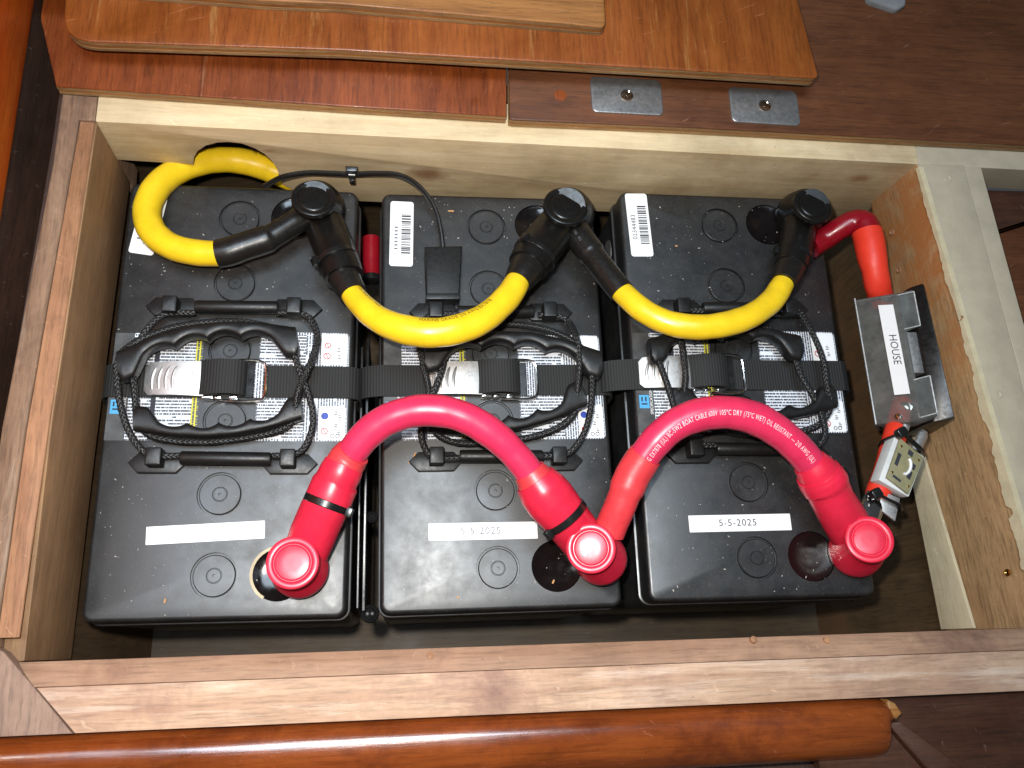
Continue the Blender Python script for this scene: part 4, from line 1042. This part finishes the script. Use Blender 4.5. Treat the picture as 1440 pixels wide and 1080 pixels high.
# red cable 1 -> 2
rows = [(476, 664, 44, 45), (494, 638, 50, 46), (515, 612, 56, 47), (545, 590, 62, 48), (585, 578, 66, 48), (625, 579, 67, 48), (660, 590, 66, 47), (695, 612, 62, 46), (722, 637, 57, 44), (745, 665, 52, 44), (758, 684, 48, 44)]
ra, pra, _ = build_cable('red_cable', 'unprinted red cable arching from the leftmost battery to the middle one', RG, rows, [('jacket', 0, 1, M['red_jacket'], 1)], None)
p = spline(pxpath([(497, 636, 51, 49), (490, 645, 48, 54), (484, 655, 46, 55), (480, 662, 45, 55)]), 1.2); cuff('heat_shrink', p, M['red_shrink'], ra)
p = spline(pxpath([(744, 662, 52, 46), (752, 674, 50, 54), (760, 686, 48, 60)]), 1.2); cuff('heat_shrink', p, M['red_shrink'], ra)
p = spline(pxpath([(484, 654, 46, 57), (479, 664, 45, 60), (473, 676, 43, 60), (471, 681, 42, 66), (462, 702, 40, 66), (452, 724, 34, 66), (440, 752, 26, 66), (428, 784, 18, 62)]), 1.5); cuff('sleeve', p, M['red_boot'], red1)
tie(459, 708, 40, 60, at(470, 681, 42) - at(448, 734, 38), red1, 0.15, w=5)
p = spline(pxpath([(752, 674, 50, 60), (762, 688, 48, 70), (774, 703, 45, 73), (790, 722, 40, 68), (808, 745, 29, 66), (830, 775, 18, 60)]), 1.5); cuff('sleeve', p, M['red_boot'], red2)
tie(795, 727, 41, 64, at(782, 711, 43) - at(810, 745, 38), red2, math.pi - 0.2, w=5)
# red cable 2 -> 3, printed
rows = [(888, 668, 46, 42), (905, 643, 52, 46), (925, 618, 58, 48), (950, 597, 63, 49), (985, 583, 66, 50), (1022, 580, 68, 50), (1058, 587, 67, 50), (1090, 604, 64, 49), (1118, 627, 60, 47), (1140, 652, 55, 46), (1152, 668, 52, 45)]
rb_, prb, _ = build_cable('red_cable', 'red cable with white printing arching from the middle battery to the rightmost one', RG, rows, [('jacket', 0, 1, M['red_jacket'], 1)], None)
bm = bmesh.new(); text_tube(bm, 'VG EX7878 (UL) BC-5W2 BOAT CABLE 600V 105\u00baC DRY (75\u00baC WET) OIL RESISTANT --- 2/0 AWG (UL)', 5.2, prb, 14, -0.28, sx=.535, spacing=1.14); finish('lettering', bm, M['white_ink'], rb_)
p = spline(pxpath([(908, 640, 53, 48), (901, 650, 50, 50), (890, 668, 46, 50), (882, 686, 43, 50), (878, 696, 41, 45), (870, 716, 36, 45), (862, 734, 30, 45), (856, 748, 26, 46)]), 1.5); cuff('heat_shrink', p, M['red_shrink'], rb_)
p = spline(pxpath([(860, 742, 24, 26), (856, 752, 22, 28), (846, 770, 18, 30)]), 1.5); cuff('lug', p, M['chrome'], rb_)
p = spline(pxpath([(1138, 650, 55, 48), (1146, 660, 53, 56), (1153, 669, 51, 60), (1158, 676, 50, 60)]), 1.2); cuff('heat_shrink', p, M['red_boot'], rb_)
p = spline(pxpath([(1150, 665, 52, 62), (1154, 672, 50, 66), (1161, 682, 48, 67), (1163, 686, 47, 62), (1172, 705, 42, 60), (1186, 728, 33, 63), (1202, 756, 22, 62), (1210, 772, 16, 58)]), 1.5); cuff('sleeve', p, M['red_boot'], red3)
tie(1160, 680, 48, 54, at(1151, 668, 50) - at(1170, 698, 46), red3, 0.2, w=5)

# red leads of the fuse
rows = [(1140, 346, 14, 40), (1160, 335, 16, 38), (1180, 322, 24, 36), (1200, 312, 30, 38), (1214, 315, 33, 44), (1221, 334, 34, 44), (1226, 360, 34, 42), (1230, 378, 33, 38), (1234, 400, 27, 38), (1240, 424, 14, 34)]
fa, pfa, _ = build_cable('red_cable', 'red fuse lead bending from the rear black terminal cover down to the fuse holder', None, rows,
                         [('jacket', 0, .56, M['red_dark'], .92), ('heat_shrink', .46, 1, M['red_orange'], 1)], None)
rows = [(1268, 566, 14, 28), (1264, 588, 20, 32), (1256, 622, 24, 34), (1246, 660, 26, 34), (1236, 690, 27, 36), (1231, 702, 27, 32)]
fb, pfb, _ = build_cable('red_cable', 'red fuse lead from the foot of the fuse holder to the front red terminal cover', None, rows, [('heat_shrink', 0, 1, M['red_orange'], 1)], None)
p = spline(pxpath([(1237, 694, 28, 30), (1230, 706, 29, 34), (1222, 722, 30, 36), (1212, 744, 29, 36)]), 1.5)
bm = bmesh.new(); tube(bm, p, 20, flatten=.55); finish('lug', bm, M['chrome'], fb)

# ------------------------------------------------------------------ fuse holder on the right cheek
fh = thing('fuse_holder', 'black fuse holder under a clear cover labelled HOUSE on the right side of the box', 'fuse holder', at(1300, 500, 0))
P = dict(a=at(1202, 420, 18), b=at(1262, 410, 44), c=at(1284, 405, 43), d=at(1232, 597, 18), e=at(1290, 585, 44), f=at(1317, 590, 43))
P['e'] = P['b'] + (P['d'] - P['a']); P['f'] = P['c'] + (P['d'] - P['a'])
w_t, w_b = at(1299, 397, 50), at(1343, 588, 48)
bm = bmesh.new()
b0, b1 = at(1281, 399, 16), at(1283, 604, 4)
hexa(bm, [V((P['c'].x - 6, w_t.y, -4)), V((w_t.x + 14, w_t.y, -4)), V((w_b.x + 14, w_b.y, -4)), V((P['f'].x - 8, w_b.y - 3, -4))],
     [V((P['c'].x - 1, w_t.y, 41)), V((w_t.x, w_t.y, 50)), V((w_b.x, w_b.y, 48)), V((P['f'].x - 3, w_b.y - 1, 40))], 2.0)
finish('base', bm, M['boot_black'], fh)
bm = bmesh.new(); m_ = P['c'].lerp(P['f'], .42)
hexa(bm, [P['c'].lerp(P['f'], .34) + V((-14, 0, -16)), P['c'].lerp(P['f'], .34) + V((2, 0, -16)), P['c'].lerp(P['f'], .66) + V((2, 0, -16)), P['c'].lerp(P['f'], .66) + V((-14, 0, -16))],
     [P['c'].lerp(P['f'], .34) + V((-12, 0, -3)), P['c'].lerp(P['f'], .34) + V((-2, 0, -3)), P['c'].lerp(P['f'], .66) + V((-2, 0, -3)), P['c'].lerp(P['f'], .66) + V((-12, 0, -3))], 1)
finish('fuse', bm, M['steel'], fh)
for u in (.12, .88):
    q = P['a'].lerp(P['d'], u) + V((24, 0, 2)); bm = bmesh.new(); lathe(bm, [(6.5, -6), (6.5, 2), (4, 2.2), (4, 6), (2, 6.4)], q, V((-.5, 0, 1)), 6); finish('stud_nut', bm, M['chrome'], fh)
# clear cover: folded shell with rounded ends and a gap in the middle of its wall-side flap
bm = bmesh.new()
dn = V((18, 0, -18))
prof_a = [P['a'] + V((10, 0, -14)), P['a'] + V((.5, 0, -3)), P['a'], P['a'].lerp(P['b'], .5), P['b'] + V((-1.6, 0, -.9)), P['b'] + V((0, 0, 0)), P['b'] + V((1.5, 0, -.4)), P['c']]
prof_d = [P['d'] + V((10, 0, -14)), P['d'] + V((.5, 0, -3)), P['d'], P['d'].lerp(P['e'], .5), P['e'] + V((-1.6, 0, -.9)), P['e'] + V((0, 0, 0)), P['e'] + V((1.5, 0, -.4)), P['f']]
rows_ = []
for u in [0, .01, .03, .30, .31, .68, .69, .97, .99, 1]:
    dip = {0: 3.0, .01: 1.2, .99: 1.2, 1: 3.0}.get(u, 0)
    r_ = []
    for i, (pa, pd) in enumerate(zip(prof_a, prof_d)):
        q = pa.lerp(pd, u) + V((dip*.4, 0, -dip))
        if i == 7 and .305 < u < .685: q = P['b'].lerp(P['e'], u) + V((2.2, 0, -1.2))
        r_.append(q)
    rows_.append(r_)
ends = [[q + V((3 if i < 5 else 0, 0, -14 if i > 2 else -2)) for i, q in enumerate(r_)] for r_ in (rows_[0], rows_[-1])]
rows_ = [ends[0]] + rows_ + [ends[1]]
vo = [[bm.verts.new(q) for q in r_] for r_ in rows_]
vi = [[bm.verts.new(q + V((1.0, (-1.0 if k < 2 else 1.0 if k > len(rows_)-3 else 0), -1.0))) for q in r_] for k, r_ in enumerate(rows_)]
for A, B, A2, B2 in zip(vo, vo[1:], vi, vi[1:]):
    for i in range(1, len(A)):
        bm.faces.new((A[i-1], A[i], B[i], B[i-1])); bm.faces.new((A2[i-1], B2[i-1], B2[i], A2[i]))
    for i in (0, -1): bm.faces.new((A[i], B[i], B2[i], A2[i]))
for A, A2 in ((vo[0], vi[0]), (vo[-1], vi[-1])):
    for i in range(1, len(A)): bm.faces.new((A[i-1], A[i], A2[i], A2[i-1]))
cv = finish('clear_cover', bm, M['clear'], fh, sharp=30)
glint_mat = plain('cover_glint', (0.42, 0.42, 0.41), 0.2, var=0.3, vscale=300)  # pale grey paints highlights along the edges of the clear cover
def up_(q): return q + V((-.2, 0, .35))
edges_ = [(P['a'], P['d'])] + [(P['b'].lerp(P['e'], u), P['c'].lerp(P['f'], u)) for u in (.03, .30, .69, .97)] + [(P['c'].lerp(P['f'], .03), P['c'].lerp(P['f'], .30)), (P['c'].lerp(P['f'], .69), P['c'].lerp(P['f'], .97))]
for qa, qb in edges_:
    bm = bmesh.new(); tube(bm, [(up_(qa), .55), (up_(qa.lerp(qb, .5)), .55), (up_(qb), .55)], 8); finish('edge_glint', bm, glint_mat, cv)
nrm = (P['d'] - P['a']).cross(P['b'] - P['a']).normalized()
if nrm.z < 0: nrm = -nrm
def onplane(px, py, off):
    d = ray(px, py); return CC + d * ((P['a'] - CC).dot(nrm) / d.dot(nrm)) + nrm*off
bm = bmesh.new(); qs = [onplane(x, y, 0) for x, y in ((1236, 430), (1257, 429), (1281, 554), (1259, 556))]
hexa(bm, [q + nrm*1.4 for q in qs], [q + nrm*1.75 for q in qs]); hl = finish('name_label', bm, M['white'], fh)
ux = (qs[3] - qs[0]).normalized(); uy = (qs[1] - qs[0]).normalized(); cen = onplane(1259.5, 492, 1.85)
bm = bmesh.new(); text_flat(bm, 'HOUSE', 8.4, lambda x, y: cen + ux*x + uy*y, sx=.92); finish('lettering', bm, M['ink'], hl)
p = onplane(1264, 586, 1.5); bm = bmesh.new(); lathe(bm, [(2.4, -2), (2.3, .6), (1, 1)], p, nrm, 14); finish('cover_screw', bm, M['chrome'], fh)

# spare fuse tied to the red lead
sf = thing('spare_fuse', 'square grey faced spare fuse tied with two black ties to the red fuse lead', 'fuse', at(1270, 655, 30))
face = [at(1266, 616, 45), at(1299, 643, 45), at(1278, 695, 45), at(1247, 671, 45)]
wht = [at(1258, 614, 42), at(1300, 642, 42), at(1278, 699, 42), at(1236, 675, 42)]
fc = sum(face, V())/4
bm = bmesh.new(); hexa(bm, [q + V((-1, 1, -11)) for q in wht], wht, 1.0); finish('ceramic_body', bm, M['fuse_white'], sf)
bm = bmesh.new(); hexa(bm, [q + V((0, 0, -2.2)) for q in face], [q.copy() for q in face], .5); ff = finish('face_plate', bm, M['fuse_face'], sf)
e1 = (face[1] - face[0]).normalized(); e2 = (face[3] - face[0]).normalized()
def on_f(u, v, z=.15): return face[0].lerp(face[1], u).lerp(face[3].lerp(face[2], u), v) + V((0, 0, z))
for u, v in ((.13, .15), (.87, .15), (.13, .82), (.87, .85)):
    bm = bmesh.new(); lathe(bm, [(1.1, -.3), (1.0, .3), (.4, .5)], on_f(u, v, 0), seg=10); finish('rivet', bm, M['brass'], ff)
bm = bmesh.new()
for (u0, u1, v0, v1) in ((.42, .62, .08, .2), (.1, .24, .32, .62), (.72, .86, .3, .44), (.68, .84, .5, .7), (.2, .55, .84, .9)):
    q = [bm.verts.new(on_f(*c)) for c in ((u0, v0), (u1, v0), (u1, v1), (u0, v1))]; bm.faces.new(q)
finish('dark_print', bm, M['ink'], ff)
bm = bmesh.new()
arc = [on_f(.5 + .20*math.cos(a), .48 + .20*math.sin(a), .4) for a in [math.radians(-80 + 16*i) for i in range(11)]]
tube(bm, [(q, 1.1) for q in arc], 8); finish('white_mark', bm, M['white'], ff)
bm = bmesh.new(); q = [at(1240, 690, 35), at(1266, 701, 35), at(1259, 733, 33), at(1237, 716, 33)]; hexa(bm, [x + V((0, 0, -2.2)) for x in q], q, .4); finish('blade', bm, M['steel'], sf)
bm = bmesh.new(); tube(bm, [(at(1287, 634, 34), 4.2), (at(1298, 611, 34), 4.2), (at(1300, 606, 34), 2.5)], 14, flatten=.5); finish('blade', bm, M['steel'], sf)
bm = bmesh.new(); tube(bm, [(at(1270, 612, 30), 3), (at(1276, 594, 30), 3)], 12, flatten=.5); finish('blade', bm, M['steel'], sf)
for rows, knob in (([(1238, 628, 22), (1244, 619, 32), (1258, 613, 42), (1268, 609, 46), (1282, 620, 46), (1295, 633, 42), (1297, 642, 28)], (1268, 608, 47)),
                   ([(1216, 706, 20), (1222, 697, 33), (1232, 694, 38), (1248, 702, 39), (1263, 710, 38), (1266, 718, 32)], (1232, 694, 40))):
    bm = bmesh.new(); pth = spline([(at(*r_), 2.3) for r_ in rows], 1.5); tube(bm, pth, 10, flatten=.45); ti = finish('cable_tie', bm, M['tie'], sf)
    c = at(*knob); bm = bmesh.new(); slab(bm, rrect(c.x, c.y, 8, 7, 1.5, 3, .5), c.z - 3, c.z + 2.6, 1); finish('tie_head', bm, M['tie'], ti)

# ------------------------------------------------------------------ temperature sensor, its lead and the wire clip
ts = thing('temperature_sensor', 'small black sensor box on the middle battery with thin lead along the back rail', 'sensor', at(624, 382, -4.4))
def clip_p(px, py, off=3.0): return at_y(px, py, 172.5 - off)
pts = [(at(372, 262, 2), 2.0), (at(388, 253, 8), 2.0), (at(405, 247, 14), 2.0), (clip_p(435, 243), 2.0), (clip_p(470, 244), 2.0), (clip_p(495, 245), 2.0), (clip_p(530, 244), 2.0), (clip_p(560, 246, 5), 2.0), (at(584, 258, 14), 2.0), (at(602, 277, 12), 1.9), (at(614, 300, 10), 1.8), (at(620, 326, 8), 1.8), (at(623, 352, 6), 1.8)]
bm = bmesh.new(); tube(bm, spline(pts, 2), 10, flatten=1.3); finish('lead', bm, M['shrink_black'], ts)
c4 = [at(597, 346, 10), at(650, 345, 10), at(646, 418, 10), at(600, 419, 10)]
bm = bmesh.new(); slab(bm, [(q.x, q.y) for q in c4], -4.3, 9.5, 1.4, 3); sb = finish('sensor_body', bm, M['moulded'], ts)
bm = bmesh.new(); a = at(600, 412, 10); b = at(646, 412, 10); hexa(bm, [V((a.x-.6, a.y, -4.2)), V((b.x+.6, b.y, -4.2)), V((b.x+.6, b.y-5.5, -4.2)), V((a.x-.6, a.y-5.5, -4.2))], [V((a.x-.4, a.y, 10.2)), V((b.x+.4, b.y, 10.2)), V((b.x+.4, b.y-5, 10.0)), V((a.x-.4, a.y-5, 10.0))], .8); finish('end_lip', bm, M['moulded'], ts)
cl = thing('wire_clip', 'tiny black wire clip nailed to the pine back rail', 'clip', clip_p(495, 245))
c = clip_p(495, 246, 3); bm = bmesh.new()
lathe(bm, [(2.6, -2.5), (3.6, -2.5), (3.6, 2.5), (2.6, 2.5)], c, V((1, 0, 0)), 16, False, False); q = c + V((0, 1, -7))
hexa(bm, [q + V((-2.6, 1.5, -3)), q + V((2.6, 1.5, -3)), q + V((2.6, 1.5, 5)), q + V((-2.6, 1.5, 5))], [q + V((-2.2, -4, -2.6)), q + V((2.2, -4, -2.6)), q + V((2.2, -4, 4)), q + V((-2.2, -4, 4))], .8); finish('saddle', bm, M['tie'], cl)
q = c + V((0, 1.4, 6.5)); bm = bmesh.new(); hexa(bm, [q + V((-5, 1, -2.5)), q + V((5, 1, -2.5)), q + V((5, 1, 2.6)), q + V((-5, 1, 2.6))], [q + V((-4, -3, -2)), q + V((4, -3, -2)), q + V((4, -3, 2)), q + V((-4, -3, 2))], .6); finish('saddle', bm, M['tie'], cl)
bm = bmesh.new(); lathe(bm, [(1.0, 0), (1.0, 4.6), (2.0, 4.8), (1.8, 5.8)], q + V((1, 1, 0)), V((0, -1, 0)), 12); finish('nail', bm, M['brass'], cl)

# pale rim of the first post well, round sticker on the side of the last battery
bx, by, ba, bz = BAT[0]
bm = bmesh.new(); c = V((40, -135, HT))
for i in range(14):
    a0, a1 = math.radians(100 + 10*i), math.radians(110 + 10*i)
    q = [c + V((r*math.cos(a), r*math.sin(a), z)) for a in (a0, a1) for r, z in ((17.4, .15), (19.4, .35))]
    vs = [bm.verts.new(p) for p in q]; bm.faces.new((vs[0], vs[1], vs[3], vs[2]))
bmesh.ops.remove_doubles(bm, verts=bm.verts, dist=.01)
finish('post_ring', bm, M['batten'], batteries[0], local=True)
bm = bmesh.new(); c = V((-W/2 - 1.65, 128, HT-42)); lathe(bm, [(12, -.2), (12, .25)], c, V((-1, 0, 0)), 28); rs = finish('round_sticker', bm, M['latch'], batteries[2], local=True)
bm = bmesh.new(); hexa(bm, [c + V((-.3, -1, 3)), c + V((-.3, -1, -6)), c + V((-.3, 1, -6)), c + V((-.3, 1, 3))], [c + V((-.5, -1, 3)), c + V((-.5, -1, -6)), c + V((-.5, 1, -6)), c + V((-.5, 1, 3))]); hexa(bm, [c + V((-.3, -4, -1)), c + V((-.3, -4, -3)), c + V((-.3, 4, -3)), c + V((-.3, 4, -1))], [c + V((-.45, -4, -1)), c + V((-.45, -4, -3)), c + V((-.45, 4, -3)), c + V((-.45, 4, -1))]); finish('plus_mark', bm, M['ink'], rs, local=True)

# ------------------------------------------------------------------ dust and shavings on the battery tops
bm = bmesh.new(); rnd = random.Random(5)
for k, (bx, by, ba, bz) in enumerate(BAT):
    for i in range(300):
        u, v = rnd.uniform(-W/2 + 3, W/2 - 3), rnd.uniform(-LEN/2 + 3, LEN/2 - 3)
        if abs(v) < 48 and rnd.random() < .75: continue
        s = rnd.choice((.18, .22, .28, .36, .5)); a = rnd.uniform(0, 6.3); l = s*rnd.choice((1, 1, 1.5, 2.6))
        p = V((bx + math.cos(ba)*u - math.sin(ba)*v, by + math.sin(ba)*u + math.cos(ba)*v, bz + .12))
        e, f = V((math.cos(a), math.sin(a), 0))*l, V((-math.sin(a), math.cos(a), 0))*s
        t = bm.verts.new(p + V((0, 0, s*.6))); q = [bm.verts.new(p + x) for x in (e, f, -e*.8, -f*.9)]
        for j in range(4): bm.faces.new((q[j-1], q[j], t))
tag(finish('dust', bm, M['dust'], base=(0, 0, 0)), 'pale specks of sawdust scattered over the black battery tops', 'dust', kind='stuff')
bm = bmesh.new()
for px, py, l, a in ((634, 297, 5, 0), (583, 640, 4, 1.2), (577, 650, 3, .4), (951, 346, 2, 0), (232, 845, 3, 1.4), (778, 818, 3, 1.1), (285, 622, 5, .1), (1200, 802, 2, .5), (644, 840, 1.6, 0)):
    bz = -1.4 if px < 520 else (-4.2 if px < 890 else 6.2)
    p = at(px, py, bz + .3) if py < 880 else at(px, py, -20)
    slab(bm, rrect(p.x, p.y, l, 1.3, .3, 2, a), p.z - .2, p.z + .6, .2, 2)
tag(finish('wood_shaving', bm, M['chip'], base=(0, 0, 0)), 'few small tan wood shavings lying on the batteries', 'shavings', kind='stuff')
